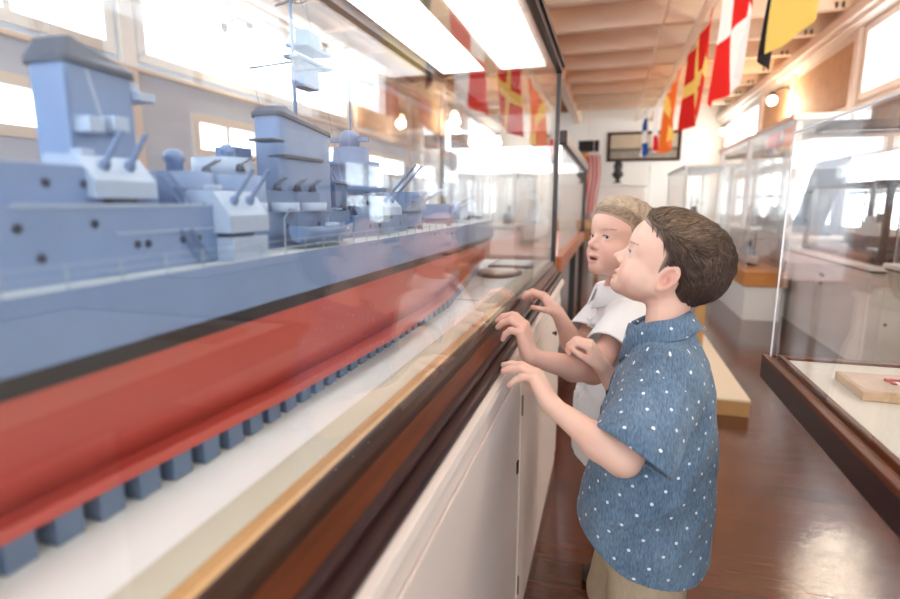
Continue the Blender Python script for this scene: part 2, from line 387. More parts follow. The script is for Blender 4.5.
flag(8.0, 5.95, XF, 2.94, .92, lambda u, v: 1 if abs(u - .5) < .09 or abs(v - .5) < .09 else 0, [RED, YEL], 'red flag with a yellow cross hanging from the ceiling string', .0, 0, 2.5, .06)
flag(10.6, 8.4, XF - .02, 2.94, .92, lambda u, v: 1 if abs(u - v) < .13 else 0, [ORG, YEL], 'orange flag with a yellow diagonal hanging beyond the red ones', .06, 0, 3.5, .08)
flag(11.6, 10.9, XF - .10, 2.94, .85, lambda u, v: 1 if v > .72 and u > .3 else 0, [FWHITE, RED], 'white flag with a red lower corner, hanging in front of the end wall picture', .0, 0, 4.2, .06)
flag(12.2, 11.4, XF - .28, 2.94, .90, lambda u, v: 1 if (int(u * 3) + int(v * 4)) % 2 else 0, [FWHITE, FBLUE], 'blue and white chequered flag, farthest on the string by the picture', .0, 0, 5.1, .06)
tag(MB().tube([(XF, -2.8, 2.97), (XF, 5, 2.945), (XF, 9, 2.945), (XF - .28, 12.5, 2.95), (XF - .4, 13.98, 2.99)], .006, 6).build('halyard', mat('rope', (206, 184, 156), .8), loc=(XF, 5, 2.945)), 'thin rope running along the ceiling and carrying the flags', 'rope')
tag(MB().tube([(.45, -2.9, 3.035), (.45, 13.95, 3.035)], .016, 10).build('ceiling_pipe', PEACH2, loc=(.45, 5, 3.035)), 'thin painted pipe running along the underside of the ceiling joists', 'pipe')

# world
w = bpy.data.worlds.new('daylight_sky'); S.world = w; w.use_nodes = True
bg = w.node_tree.nodes['Background']; bg.inputs[0].default_value = (.82, .92, 1, 1); bg.inputs[1].default_value = WORLD_STRENGTH
# ================================================================= the big glass case and the ship in it
XG = -.222
CY0, CY1, CB = -.6, 2.27, -.70
t = thing('display_case', 'long glass display case with a dark wood rail, holding the big model warship', 'display case', (-.45, .8, 0))
CASE = t
WBED = mat('white_laminate', (236, 238, 234), .35); BEIGE = mat('beige_felt', (196, 190, 170), .9)
m = MB().box(CB, -.185, CY0, CY1, .0, .785)
cab = m.build('cabinet_body', CREAM2, t)
HINGE = mat('brass_dull', (150, 130, 100), .4, metal=.6)
for a, b in ((-.58, .30), (.32, 1.19), (1.215, 2.24)):
    d = MB().box(-.1848, -.1795, a, b, .06, .735, bev=.002).build('door', CREAM2, t)
    MB().box(-.1795, -.1755, b - .035, b - .020, .50, .53, bev=.001).build('latch', BLACK, d)
    if a > 1: MB().tube([(-.1795, b - .31, .655), (-.172, b - .31, .655), (-.170, b - .31, .655), (-.164, b - .31, .655)], [.004, .004, .009, .007], 10).build('knob', IRON, d)
    MB().tube([(-.1790, a + .004, .14), (-.1790, a + .004, .19)], .0035, 8).build('hinge', HINGE, d)
    MB().tube([(-.1790, a + .004, .62), (-.1790, a + .004, .67)], .0035, 8).build('hinge', HINGE, d)
# rail: cream top moulding, plum mouldings, mahogany fascia, bronze lip, pale strip
m = MB().prism([(-.20, .785), (-.172, .785), (-.170, .790), (-.172, .803), (-.180, .808), (-.20, .808)], CY0, CY1); m.build('cream_moulding', CREAM2, t)
pr = [(-.215, .806)] + [(-.188 + .010 * math.cos(a), .818 + .012 * math.sin(a)) for a in np.linspace(-1.5, 1.5, 9)] + [(-.194, .832)] + [(-.197 + .006 * math.cos(a), .838 + .006 * math.sin(a)) for a in np.linspace(-1.4, 1.5, 7)] + [(-.215, .845)]
MB().prism(pr, CY0, CY1, 0, True).build('moulding', PLUM, t)
MB().prism([(-.228, .80), (-.201, .80), (-.200, .842), (-.2125, .867), (-.228, .8672)], CY0, CY1).build('fascia', REDWOOD, t)
MB().prism([(-.2275, .866), (-.2122, .866), (-.2112, .869), (-.2135, .876), (-.2185, .8825), (-.2235, .8862), (-.2275, .8868)], CY0, CY1).build('metal_lip', mat('lip_walnut', (66, 44, 34), .40, spec=.15, noise=.25, nscale=12, stretch=(8, .6, 8)), t)
MB().prism([(-.250, .868), (-.2276, .868), (-.2276, .8868), (-.232, .888), (-.250, .882)], CY0, CY1).build('oak_strip', GOLD, t)
MB().box(CB, -.250, CY0, CY1, .80, .8795).build('bed', WBED, t)
MB().box(-.285, -.2502, CY0, CY1, .8796, .8805).build('felt_strip', BEIGE, t)
ZT = 1.62
MB().box(XG - .003, XG + .003, CY0, CY1 - .012, .874, ZT).build('front_glass', GLASS, t)
MB().box(CB + .012, XG - .012, CY1 - .008, CY1 - .002, .88, ZT).build('end_glass', GLASS, t)
MB().box(CB - .003, CB + .003, CY0, CY1 - .012, .88, ZT).build('back_glass', GLASS, t)
m = MB().box(XG - .010, XG + .012, CY1 - .012, CY1 + .010, .80, ZT, bev=.002); m.build('corner_post', DARKMETAL, t)
MB().box(CB - .008, CB + .012, CY1 - .012, CY1 + .008, .80, ZT, bev=.002).build('corner_post', DARKMETAL, t)
m = MB()
m.box(XG - .012, XG + .014, CY0, CY1 + .012, ZT, ZT + .022); m.box(XG + .002, XG + .022, CY0, CY1 + .02, ZT + .022, ZT + .04)
m.box(CB - .016, CB + .016, CY0, CY1 + .012, ZT - .012, ZT + .022); m.box(CB, XG, CY1 - .012, CY1 + .012, ZT, ZT + .022)
m.build('top_frame', DARKMETAL, t)
MB().box(CB + .012, XG - .012, CY0, CY1 - .012, ZT + .016, ZT + .03).build('top_board', WHITE, t)
PANEL = mat('light_diffuser', (250, 252, 255), .5, emit=3.3)
for a, b in ((-.665, -.50), (-.43, -.262)):
    MB().box(a, b, CY0 + .1, CY1 - .10, ZT + .004, ZT + .016).build('light_panel', PANEL, t)
MB().box(-.495, -.435, CY0, CY1 - .012, ZT + .006, ZT + .016).build('light_batten', mat('batten_tan', (214, 204, 178), .6), t)

# ---------------------------------------------------------------- ship
GREY = mat('ship_grey', (116, 140, 178), .42, noise=.05, nscale=30); GREY2 = mat('ship_grey_dark', (94, 119, 157), .45, noise=.05, nscale=30); GREYL = mat('ship_grey_light', (160, 177, 200), .42, noise=.04, nscale=30)
SLATE = mat('ship_slate', (62, 74, 92), .45); BOOT = mat('boot_black', (30, 32, 38), .3); SRED = mat('ship_red', (180, 76, 66), .38, noise=.05, nscale=10); DECKM = mat('deck_pale', (176, 186, 190), .6, noise=.06, nscale=30)
BLUEBLK = mat('block_blue_grey', (92, 112, 138), .5, noise=.06, nscale=20); PORT = mat('porthole_dark', (40, 52, 70), .3); WIRE = mat('rail_wire', (150, 162, 176), .5)
XS = -.46
ship = thing('model_warship', 'large grey model warship with red underside in the glass case', 'model ship', (XS, .9, .905))
YS = [-.35, -.33, -.28, -.18, 0, .3, .6, .9, 1.1, 1.3, 1.5, 1.7, 1.85, 1.97, 2.06, 2.12, 2.14]
BS = [.01, .045, .075, .10, .118, .12, .12, .12, .119, .117, .110, .094, .074, .050, .028, .010, .002]
DZ = [1.064] * 8 + [1.065, 1.065, 1.065, 1.064, 1.062, 1.06, 1.058, 1.056, 1.056]
bw = lambda y: float(np.interp(y, YS, BS))
dz = lambda y: float(np.interp(y, YS, DZ))
yy = np.concatenate([np.linspace(-.35, 1.0, 28), np.linspace(1.03, 2.14, 60)])
sw = lambda y: min(float(np.interp(y, [-.3, .2, .30, .50, .80, 1.0, 1.16, 1.3, 1.5, 1.7, 1.9, 2.05], [.08, .098, .106, .126, .138, .132, .120, .099, .074, .046, .020, .006])), bw(y) + .018)
def ring(y, prof):
    b = bw(y); k = min(1, b / .12)
    pts = [(XS + (b * fx if not (z and z < .99) else min(b * fx, b + (min(b, max(.002, sw(y) - .012)) * fx - b) * min(1, (1.0 - z) / .07))) * (1 if fx > .99 or k >= .999 else (k ** .35 if fx < 1 else 1)), y - (0 if y < 2 else (1 - fx) * .02), z if z else dz(y)) for fx, z in prof]
    return pts
up = [(1, 0), (.998, 1.045), (.995, 1.016)]
bt = [(1.0, 1.0165), (1.0, 1.003)]
lw = [(.993, 1.0035), (.992, .98), (.990, .962), (.986, .957), (.955, .936), (.925, .9145), (.55, .912), (.02, .912)]
def mir(p): return [(2 * XS - x, y, z) for x, y, z in p]
def hull(name, prof, m_):
    mb = MB()
    mb.loft([ring(y, prof) for y in yy], 0, True, False); mb.loft([mir(ring(y, prof))[::-1] for y in yy], 0, True, False)
    return mb.build(name, m_, ship)
hull('hull_side', up, GREY); hull('boot_topping', bt, BOOT); hull('hull_bottom', lw, SRED)
mb = MB(); mb.loft([[(XS - bw(y) * .995, y, dz(y) - .001), (XS + bw(y) * .995, y, dz(y) - .001)] for y in yy], 0, False, False); mb.build('deck', DECKM, ship)
# red bottom strake that the blocks carry
mb = MB(); ys2 = [y for y in yy if y <= 2.04]
mb.loft([[(XS - sw(y), y, .915), (XS + sw(y), y, .915), (XS + sw(y), y, .905), (XS - sw(y), y, .905)] for y in ys2], 0, False, True, True); mb.build('bottom_strake', SRED, ship)
def sb(name, x0, x1, y0, y1, z0, z1, mt=None, bev=.0012, parent=None): return MB().box(x0, x1, y0, y1, z0, z1, bev=bev).build(name, mt or GREY, parent or ship)
def ports(mb, pts, x, r=.0035, mi=1):
    for y, z in pts: mb.tube([(x - .001, y, z), (x + .0006, y, z)], r, 10, mi)
# deckhouse with portholes
mb = MB().box(-.55, -.372, -.12, .452, 1.060, 1.118, bev=.001)
ports(mb, [(.262, 1.103), (.275, 1.082), (.318, 1.104), (.355, 1.086), (.366, 1.086), (.405, 1.087), (.425, 1.087)], -.372); dh = mb.build('deckhouse', [GREY, PORT], ship)
mb = MB().box(-.3725, -.371, .26, .452, 1.1165, 1.119); mb.box(-.3725, -.3705, .335, .452, 1.095, 1.0965); mb.build('edge_rail', GREYL, dh)
mb = MB().box(-.54, -.392, -.1, .402, 1.118, 1.148, bev=.001); ports(mb, [(.30, 1.134), (.33, 1.134)], -.392); mb.build('deckhouse', [GREY, PORT], ship)
mb = MB().box(-.54, -.402, .452, .80, 1.060, 1.108, bev=.001); mb.box(-.536, -.41, .46, .72, 1.108, 1.135, bev=.001); ports(mb, [(.50, 1.092), (.56, 1.09), (.62, 1.09), (.70, 1.09)], -.402); mb.build('deckhouse', [GREY2, PORT], ship)
mb = MB().box(-.525, -.395, .80, 1.04, 1.060, 1.098, bev=.001); ports(mb, [(.86, 1.08), (.9, 1.08), (1.0, 1.08)], -.395); mb.build('deckhouse', [GREY2, PORT], ship)
# ladders
def ladder(a, b, w, parent=ship):
    a, b = Vector(a), Vector(b); mb = MB(); s = Vector((0, w / 2, 0))
    mb.bar(a - s, b - s, .001, .002); mb.bar(a + s, b + s, .001, .002)
    for k in range(1, 9): p = a.lerp(b, k / 9); mb.bar(p - s, p + s, .0022, .0008)
    return mb.build('ladder', GREY2, parent)
ladder((-.366, .428, 1.064), (-.371, .408, 1.097), .013); ladder((-.385, .428, 1.118), (-.393, .410, 1.147), .013)
# gun houses
def gun_mount(xf, y0, y1, z, d, h, el=55, bl=.03, br=.0024, mt=GREYL):
    """twin gun house trained to the side: front face at xf, from y0 to y1"""
    mb = MB()
    prof = [(xf - d, z), (xf, z), (xf, z + h * .40), (xf - d * .34, z + h * .96), (xf - d * .92, z + h), (xf - d, z + h * .92)]
    mb.prism(prof, y0, y1)
    l = y1 - y0; yc = (y0 + y1) / 2
    mb.tube([(xf - d * .55, y0 - .0006, z + h * .62), (xf - d * .55, y0 + .001, z + h * .62)], .0036, 10, 1)
    mb.lathe((xf - d / 2, yc, z - .007), [(.001, 0), (min(d, l) * .46, 0), (min(d, l) * .46, .008), (.001, .008)], 18, 2)
    mb.box(xf - d * .85, xf - d * .6, y0 + l * .3, y0 + l * .5, z + h, z + h + .005, bev=.001)
    g = mb.build('gun_mount', [mt, PORT, SLATE], ship)
    e = math.radians(el); dr = Vector((math.cos(e), .12, math.sin(e))).normalized()
    for k in (.30, .70):
        a = Vector((xf - d * .20, y0 + l * k, z + h * .70)); b_ = MB()
        b_.tube([a - dr * .004, a + dr * .005, a + dr * .007, a + dr * bl], [br * 1.9, br * 1.9, br, br * .85], 10); b_.build('gun_barrel', GREY2, g)
    return g
gun_mount(-.383, .332, .392, 1.1235, .052, .035, 58, .034)
gun_mount(-.352, .446, .508, 1.0905, .052, .042, 55, .040)
MB().box(-.385, -.352, .449, .505, 1.062, 1.086, bev=.001).build('gun_base', GREYL, ship)
gun_mount(-.372, .87, .95, 1.098, .055, .034, 48, .085)
# funnels: slab-sided, rounded corners, dark sloping caps
def rr(x0, x1, y0, y1, r, n=4):
    P_ = []
    for cx, cy, a0 in ((x1 - r, y1 - r, 0), (x0 + r, y1 - r, 90), (x0 + r, y0 + r, 180), (x1 - r, y0 + r, 270)):
        for k in range(n + 1): a = math.radians(a0 + 90 * k / n); P_.append((cx + r * math.cos(a), cy + r * math.sin(a)))
    return P_
def funnel(x0, x1, y0, y1, z0, z1, caph, slope, r):
    P_ = rr(x0, x1, y0, y1, r); mb = MB()
    zt = lambda y: z1 + slope * (y - y0) / (y1 - y0)
    mb.loft([[(x, y, z0) for x, y in P_], [(x, y, zt(y)) for x, y in P_]], 0, False, True, True); f = mb.build('funnel', GREY, ship)
    Q = rr(x0 - .003, x1 + .003, y0 - .003, y1 + .003, r + .002)
    hump = lambda y: caph * (.75 + .25 * math.sin(PI * min(1, max(0, (y - y0) / (y1 - y0))) ** .8)) * (1 if y < y0 + .6 * (y1 - y0) else 1 - .75 * (y - y0 - .6 * (y1 - y0)) / (.4 * (y1 - y0)))
    R2 = rr(x0 + .004, x1 - .004, y0 + .003, y1 - .003, r)
    MB().loft([[(x, y, zt(y) - .002) for x, y in Q], [(x, y, zt(y) + .003) for x, y in Q], [(x, y, zt(y) + hump(y)) for x, y in R2], [((x - (x0 + x1) / 2) * .5 + (x0 + x1) / 2, (y - (y0 + y1) / 2) * .6 + (y0 + y1) / 2, zt(y) + hump(y) + .004) for x, y in R2]], 0, False, True, True).build('cap', SLATE, f)
    return f
f1 = funnel(-.468, -.426, .353, .420, 1.10, 1.234, .022, -.002, .006)
sb('shelf', -.430, -.410, .356, .371, 1.177, 1.190, GREYL, parent=f1); sb('shelf', -.430, -.410, .380, .396, 1.180, 1.193, GREYL, parent=f1)
sb('shelf', -.46, -.42, .418, .438, 1.212, 1.220, GREYL, parent=f1); sb('shelf', -.455, -.43, .418, .430, 1.220, 1.229, GREYL, parent=f1)
MB().tube([(-.425, .352, 1.10), (-.425, .352, 1.225)], .0014, 6).build('steam_pipe', GREY2, f1)
MB().tube([(-.4265, .384, 1.185), (-.4265, .372, 1.230)], .0016, 6).build('ladder_rail', GREYL, f1)
f2 = funnel(-.462, -.418, .640, .775, 1.10, 1.234, .014, -.014, .010)
sb('shelf', -.44, -.412, .640, .74, 1.178, 1.183, SLATE, parent=f2); sb('shelf', -.49, -.46, .60, .635, 1.16, 1.19, GREY2, parent=f2); sb('shelf', -.44, -.405, .60, .63, 1.196, 1.199, SLATE, parent=f2)
mb = MB(); mb.sphere((-.452, .655, 1.240), .008, 8); mb.build('vent_cowl', SLATE, f2)
sb('bridge_wing', -.49, -.405, .775, .83, 1.150, 1.155, GREY2); sb('bridge_house', -.48, -.415, .778, .82, 1.10, 1.150, GREY2)
# masts
def pole(a, b, r0, r1, name='mast', mt=GREY2, parent=ship): return MB().tube([a, b], [r0, r1], 8).build(name, mt, parent)
pole((-.50, .31, 1.11), (-.505, .30, 1.42), .0028, .0020); sb('mast_top', -.512, -.49, .29, .315, 1.228, 1.234, SLATE)
MY = .738
M = pole((-.455, MY, 1.20), (-.455, MY, 1.60), .0030, .0014)
mb = MB(); c = Vector((-.450, MY + .012, 1.425)); R_ = .021
mb.tube([c + Vector((R_ * math.cos(a), R_ * .25 * math.cos(a), R_ * math.sin(a))) for a in np.linspace(0, 2 * PI, 25)], .0008, 5, caps=False)
for a in np.linspace(0, 2 * PI, 14, endpoint=False): mb.bar(c, c + Vector((R_ * math.cos(a), R_ * .25 * math.cos(a), R_ * math.sin(a))), .0013, .0013)
mb.sphere(c, .005, 6); mb.build('radar_dish', SLATE, M)
mb = MB().box(-.47, -.435, MY + .005, MY + .08, 1.345, 1.350, bev=.001); mb.box(-.462, -.442, MY + .02, MY + .06, 1.350, 1.372, bev=.001); mb.box(-.466, -.440, MY - .01, MY + .09, 1.326, 1.331, bev=.001); mb.box(-.466, -.444, MY + .01, MY + .055, 1.29, 1.326, bev=.001); mb.build('radar_platform', GREY2, M)
for p, q in (((-.53, MY, 1.318), (-.454, MY, 1.322)), ((-.48, MY, 1.40), (-.43, MY, 1.408)), ((-.456, MY, 1.31), (-.40, MY + .06, 1.322))): MB().bar(p, q, .003, .0024).build('yardarm', SLATE, M)
mb = MB()
for p, q in (((-.455, MY, 1.44), (-.42, .42, 1.25)), ((-.455, MY, 1.44), (-.46, 1.0, 1.2)), ((-.53, MY, 1.318), (-.47, MY, 1.1)), ((-.40, MY + .06, 1.32), (-.40, .80, 1.1)), ((-.505, .30, 1.36), (-.455, MY, 1.46)), ((-.43, MY, 1.40), (-.41, .81, 1.1))): mb.tube([p, q], .0004, 4)
mb.build('rigging', WIRE, M)
mb = MB()
for a, b in (((-.44, .80, 1.10), (-.44, .80, 1.20)), ((-.41, .79, 1.10), (-.44, .80, 1.18)), ((-.42, .86, 1.10), (-.44, .80, 1.18))): mb.tube([a, b], .0025, 6)
mb.build('tripod_mast', GREY2, ship)
# directors and tubs between the funnels
def tub(x, y, z, r, h, mt=GREY, name='gun_tub'): return MB().lathe((x, y, z), [(.001, 0), (r * .97, 0), (r, h * .06), (r, h), (r * .94, h), (r * .93, h * .6), (.001, h * .6)], 26).build(name, mt, ship)
tub(-.45, .56, 1.105, .050, .046); tub(-.452, .565, 1.150, .034, .022, GREYL); tub(-.45, .49, 1.118, .036, .034)
def director(x, y, z, s):
    d = MB().lathe((x, y, z), [(.001, 0), (.010 * s, 0), (.010 * s, .014 * s), (.0115 * s, .015 * s), (.0115 * s, .026 * s), (.006 * s, .030 * s), (.001, .031 * s)], 16).build('director', GREY, ship)
    MB().bar((x, y - .016 * s, z + .019 * s), (x, y + .016 * s, z + .019 * s), .005 * s, .005 * s).build('range_finder', GREY2, d); return d
director(-.45, .487, 1.150, .85); director(-.452, .575, 1.168, .7); director(-.46, .60, 1.108, 1.4)
def small_gun(x, y, z, s=1):
    g = MB().lathe((x, y, z), [(.001, 0), (.005 * s, 0), (.003 * s, .006 * s), (.001, .007 * s)], 10).build('light_gun', SLATE, ship)
    b_ = MB()
    for k in (-.002, .002): b_.tube([(x + k * s, y, z + .006 * s), (x + k * s, y + .016 * s, z + .013 * s)], .0008 * s, 6)
    b_.build('gun_barrel', SLATE, g)
for x, y, z in ((-.425, .505, 1.150), (-.42, .555, 1.156), (-.43, .575, 1.156), (-.415, .62, 1.135), (-.41, .66, 1.135), (-.41, .70, 1.135), (-.40, .84, 1.118), (-.375, 1.06, 1.066), (-.37, 1.25, 1.066), (-.40, .77, 1.108)): small_gun(x, y, z, 1.3)
for y in (.48, .55, .62, .69): tub(-.408, y, 1.108, .022, .012, GREYL)
# forward tower
mb = MB().lathe((-.462, .93, 1.098), [(.001, 0), (.056, 0), (.056, .040), (.064, .041), (.064, .048), (.046, .049), (.044, .085), (.052, .086), (.052, .094), (.034, .095), (.032, .120), (.001, .121)], 26); tw = mb.build('bridge_tower', GREY2, ship)
MB().lathe((-.462, .925, 1.218), [(.001, 0), (.018, 0), (.020, .016), (.016, .024), (.008, .030), (.001, .031)], 18).build('fire_control_head', GREY2, tw)
MB().bar((-.50, .925, 1.232), (-.425, .925, 1.232), .008, .008).build('range_finder', GREY2, tw)
sb('tower_house', -.51, -.415, .95, 1.03, 1.098, 1.138, GREY2, parent=tw); MB().tube([(-.462, .93, 1.24), (-.462, .93, 1.36)], .0015, 6).build('pole', GREY2, tw)
# main turrets
def turret(x, y, z, s=1, el=6, lift=0):
    mb = MB(); w, l, h = .125 * s, .15 * s, .040 * s
    pl = [(-w * .42, -l / 2), (w * .42, -l / 2), (w / 2, -l * .1), (w * .36, l / 2), (-w * .36, l / 2), (-w / 2, -l * .1)]
    v = [(x + a, y + b, z + lift) for a, b in pl] + [(x + a * .94, y + b * (.96 if b < 0 else .88), z + lift + h) for a, b in pl]
    mb.add(v, [(i, (i + 1) % 6, (i + 1) % 6 + 6, i + 6) for i in range(6)] + [list(range(6))[::-1], list(range(6, 12))])
    mb.box(x - w * .60, x + w * .60, y - l * .38, y - l * .22, z + lift + h * .5, z + lift + h * .85, bev=.002)
    t_ = mb.build('turret', GREY, ship)
    MB().lathe((x, y, z - .02), [(.001, 0), (.055 * s, 0), (.055 * s, .02 + lift), (.001, .02 + lift)], 26).build('barbette', GREY, t_)
    for k in (-.028, 0, .028):
        a = Vector((x + k * s, y + l * .42, z + lift + h * .5)); d = Vector((0, math.cos(math.radians(el)), math.sin(math.radians(el))))
        MB().tube([a, a + d * .05 * s, a + d * .052 * s, a + d * .19 * s], [.0085 * s, .008 * s, .0062 * s, .0046 * s], 10).build('gun_barrel', GREYL, t_)
    return t_
turret(XS, 1.145, 1.080, 1.0, 9, .022); turret(XS, 1.46, 1.074, .95, 8, .004)
for x, y in ((-.41, 1.40), (-.44, 1.72), (-.48, 1.72), (-.46, 1.86), (-.42, 1.18)): small_gun(x, y, 1.066, 1.6)
sb('hatch', -.47, -.45, 1.76, 1.79, 1.063, 1.070, GREY2); sb('winch', -.47, -.45, 1.93, 1.95, 1.06, 1.072, GREY2)
pole((-.46, 2.10, 1.056), (-.46, 2.12, 1.10), .0014, .0008, 'jackstaff')
# deck-edge railing
mb = MB(); prev = None
for y in np.arange(.10, 2.06, .042):
    p = Vector((XS + bw(y) * .985, y, dz(y))); mb.tube([p, p + Vector((0, 0, .015))], .0007, 5)
    if prev: 
        for h in (.015, .008): mb.tube([prev + Vector((0, 0, h)), p + Vector((0, 0, h))], .00035, 4)
    prev = p
mb.build('railing', WIRE, ship)
# the launch carried at the deck edge: a thing of its own
t = thing('model_launch', 'small model launch with pale thwarts carried at the edge of the warship deck', 'model boat', (-.367, .655, 1.066))
rings = []
for k, s_ in enumerate(np.linspace(0, 1, 13)):
    y = .586 + .138 * s_; b_ = .020 * (math.sin(PI * min(1, s_ * .80 + .14)) ** .6); sh = .004 * (2 * s_ - 1) ** 2
    rings.append([(-.367 + b_ * .9 * math.cos(a), y, 1.0875 + sh + (math.sin(a) * .020 if math.sin(a) < 0 else 0)) for a in np.linspace(0, -PI, 11)])
mb = MB(); mb.loft(rings, 0, True, False); mb.add(rings[0], [list(range(11))]); mb.add(rings[-1], [list(range(11))]); ho = mb.build('hull', GREY, t)
sl = ho.modifiers.new('shell', 'SOLIDIFY'); sl.thickness = .002
mb = MB()
for y in (.615, .640, .665, .69): mb.box(-.3815, -.3525, y, y + .007, 1.0835, 1.086)
mb.build('thwarts', mat('thwart_pale', (226, 214, 192), .6), t)['kind'] = 'stuff'
MB().box(-.374, -.360, .665, .685, 1.086, 1.093, bev=.002).build('engine_box', GREYL, t)
for y in (.60, .71): MB().tube([(-.3935, y, 1.064), (-.3935, y, 1.100), (-.384, y, 1.112), (-.370, y, 1.111)], .0014, 6).build('davit', GREYL, ship)
for y in (.62, .69): MB().box(-.373, -.361, y, y + .005, 1.0665, 1.070).build('cradle', GREYL, t)
# keel blocks, one by one
blk = tag(MB().box(-.572, -.348, -.0105, .0105, .8800, .905, bev=.0008).build('keel_block', BLUEBLK, loc=(0, 0, .88)), 'small blue-grey wooden block in the row carrying the warship hull', 'block', 'keel blocks under the warship')
n = 0
for k in range(56):
    y = .165 + k * .0328
    if sw(y) < .026: continue
    o = blk if n == 0 else blk.copy()
    if n: COL.objects.link(o)
    o.location = (0, y, .88); n += 1
    s_ = min(1, (sw(y) - .005) / .112); o.scale = (s_, 1, 1); o.location.x = XS * (1 - s_)
# cards and plaque on the bed
def quadcard(P_, z, h, m_, name, label, cat):
    mb = MB(); mb.prismz([(x, y) for x, y in P_], z, z + h); return tag(mb.build(name, m_, loc=(sum(p[0] for p in P_) / 4, sum(p[1] for p in P_) / 4, z)), label, cat)
CARD = mat('white_card', (240, 240, 236), .5)
quadcard([(-.362, 1.28), (-.300, 1.28), (-.292, 1.47), (-.354, 1.48)], .8806, .003, CARD, 'label_card', 'plain white label card lying on the case floor, nearest of the labels', 'card')
def plaque(name, label, prof, y, x, mt, m2, oval):
    t = thing(name, label, 'plaque', (x, y, .8806))
    if oval:
        MB().lathe((x, y, .8806), [(.001, 0), (1, 0), (1, .007), (.93, .011), (.86, .009), (.001, .009)], 40, sx=.075, sy=.115).build('wood_base', mt, t)
        MB().lathe((x, y, .8896), [(.001, 0), (.80, 0), (.80, .0015), (.001, .0015)], 40, sx=.075, sy=.115).build('plate', m2, t)
    else:
        MB().box(x - .085, x + .085, y - .11, y + .11, .8806, .890, bev=.002).build('wood_base', mt, t); MB().box(x - .066, x + .066, y - .09, y + .09, .890, .8915).build('plate', m2, t)
    return t
BRASS = mat('brass_plate', (206, 186, 150), .3, metal=.5)
plaque('oval_plaque', 'oval wooden plaque with a pale plate lying behind the white label card', None, 1.80, -.352, REDWOOD, BRASS, True)
plaque('framed_label', 'rectangular wooden framed label lying at the far end of the warship case', None, 2.08, -.345, REDWOOD, CARD, False)
# ================================================================= the other cases
def small_ship(name, label, x, y, z, L, alongx, mats_, cat='model ship'):
    """a simpler model vessel: hull, deckhouse, funnel, two masts, stand"""
    z += .0015; t = thing(name, label, cat, (x, y, z)); B = L * .13; H = L * .075
    def T(a, b, c): return (x + a, y + b, z + c) if alongx else (x + b, y + a, z + c)
    ss = np.linspace(-.5, .5, 19); rings = []
    for s in ss:
        w = B / 2 * max(.02, (1 - abs(2 * s) ** 3.2)); sh = H * (1 + .35 * (2 * s) ** 2)
        rings.append([T(s * L, w * a, .03 + (sh if c else 0)) for a, c in ((1, 1), (.85, 0), (-.85, 0), (-1, 1))])
    m = MB(); m.loft(rings, 0, True, False); m.loft([[r[0], r[3]] for r in rings], 1, False, False); m.build('hull', [mats_[0], mats_[1]], t)
    m = MB()
    for a0, a1, w, h0, h1 in ((-.22, .20, .34, 0, .05), (-.12, .14, .28, .05, .09), (.02, .12, .2, .09, .13)):
        c0 = T((a0) * L, -w * B, .03 + H + h0 * L); c1 = T(a1 * L, w * B, .03 + H + h1 * L)
        m.box(min(c0[0], c1[0]), max(c0[0], c1[0]), min(c0[1], c1[1]), max(c0[1], c1[1]), c0[2] - .002, c1[2])
    m.build('deckhouse', mats_[2], t)
    p = T(-.06 * L, 0, .03 + H + .05 * L); MB().lathe(p, [(.001, 0), (.028 * L, 0), (.026 * L, .10 * L), (.001, .10 * L)], 14).build('funnel', mats_[3], t)
    for s, h in ((.22, .30), (-.30, .26)):
        a = T(s * L, 0, .03 + H); mb = MB().tube([a, (a[0], a[1], a[2] + h * L)], .004 * L + .001, 6)
        b0, b1 = (T(s * L, -B * .7, .03 + H + h * L * .7), T(s * L, B * .7, .03 + H + h * L * .7)); mb.tube([b0, b1], .002 * L + .0008, 5); mb.build('mast', mats_[3], t)
    for s in (-.25, .25):
        c0, c1 = T(s * L - .01, -B * .4, 0), T(s * L + .01, B * .4, .032); MB().box(min(c0[0], c1[0]), max(c0[0], c1[0]), min(c0[1], c1[1]), max(c0[1], c1[1]), z, z + .032).build('stand', mats_[3], t)
    return t
def glass_box(t, x0, x1, y0, y1, z0, z1, th=.006, top=True, mt=None):
    mt = mt or ACRYL
    for nm, b in (('side_pane', (x0, x0 + th, y0, y1)), ('side_pane', (x1 - th, x1, y0, y1)), ('end_pane', (x0 + th, x1 - th, y0, y0 + th)), ('end_pane', (x0 + th, x1 - th, y1 - th, y1))):
        MB().box(*b, z0, z1 - (th if top else 0)).build(nm, mt, t)
    if top: MB().box(x0, x1, y0, y1, z1 - th, z1).build('top_pane', mt, t)
    m = MB(); e = .0016                      # polished edges catch the light
    for x in (x0, x1):
        for y in (y0, y1): m.box(x - e, x + e, y - e, y + e, z0, z1)
    for x in (x0, x1): m.box(x - e, x + e, y0, y1, z1 - e, z1 + e)
    for y in (y0, y1): m.box(x0, x1, y - e, y + e, z1 - e, z1 + e)
    m.build('polished_edge', EDGE, t)

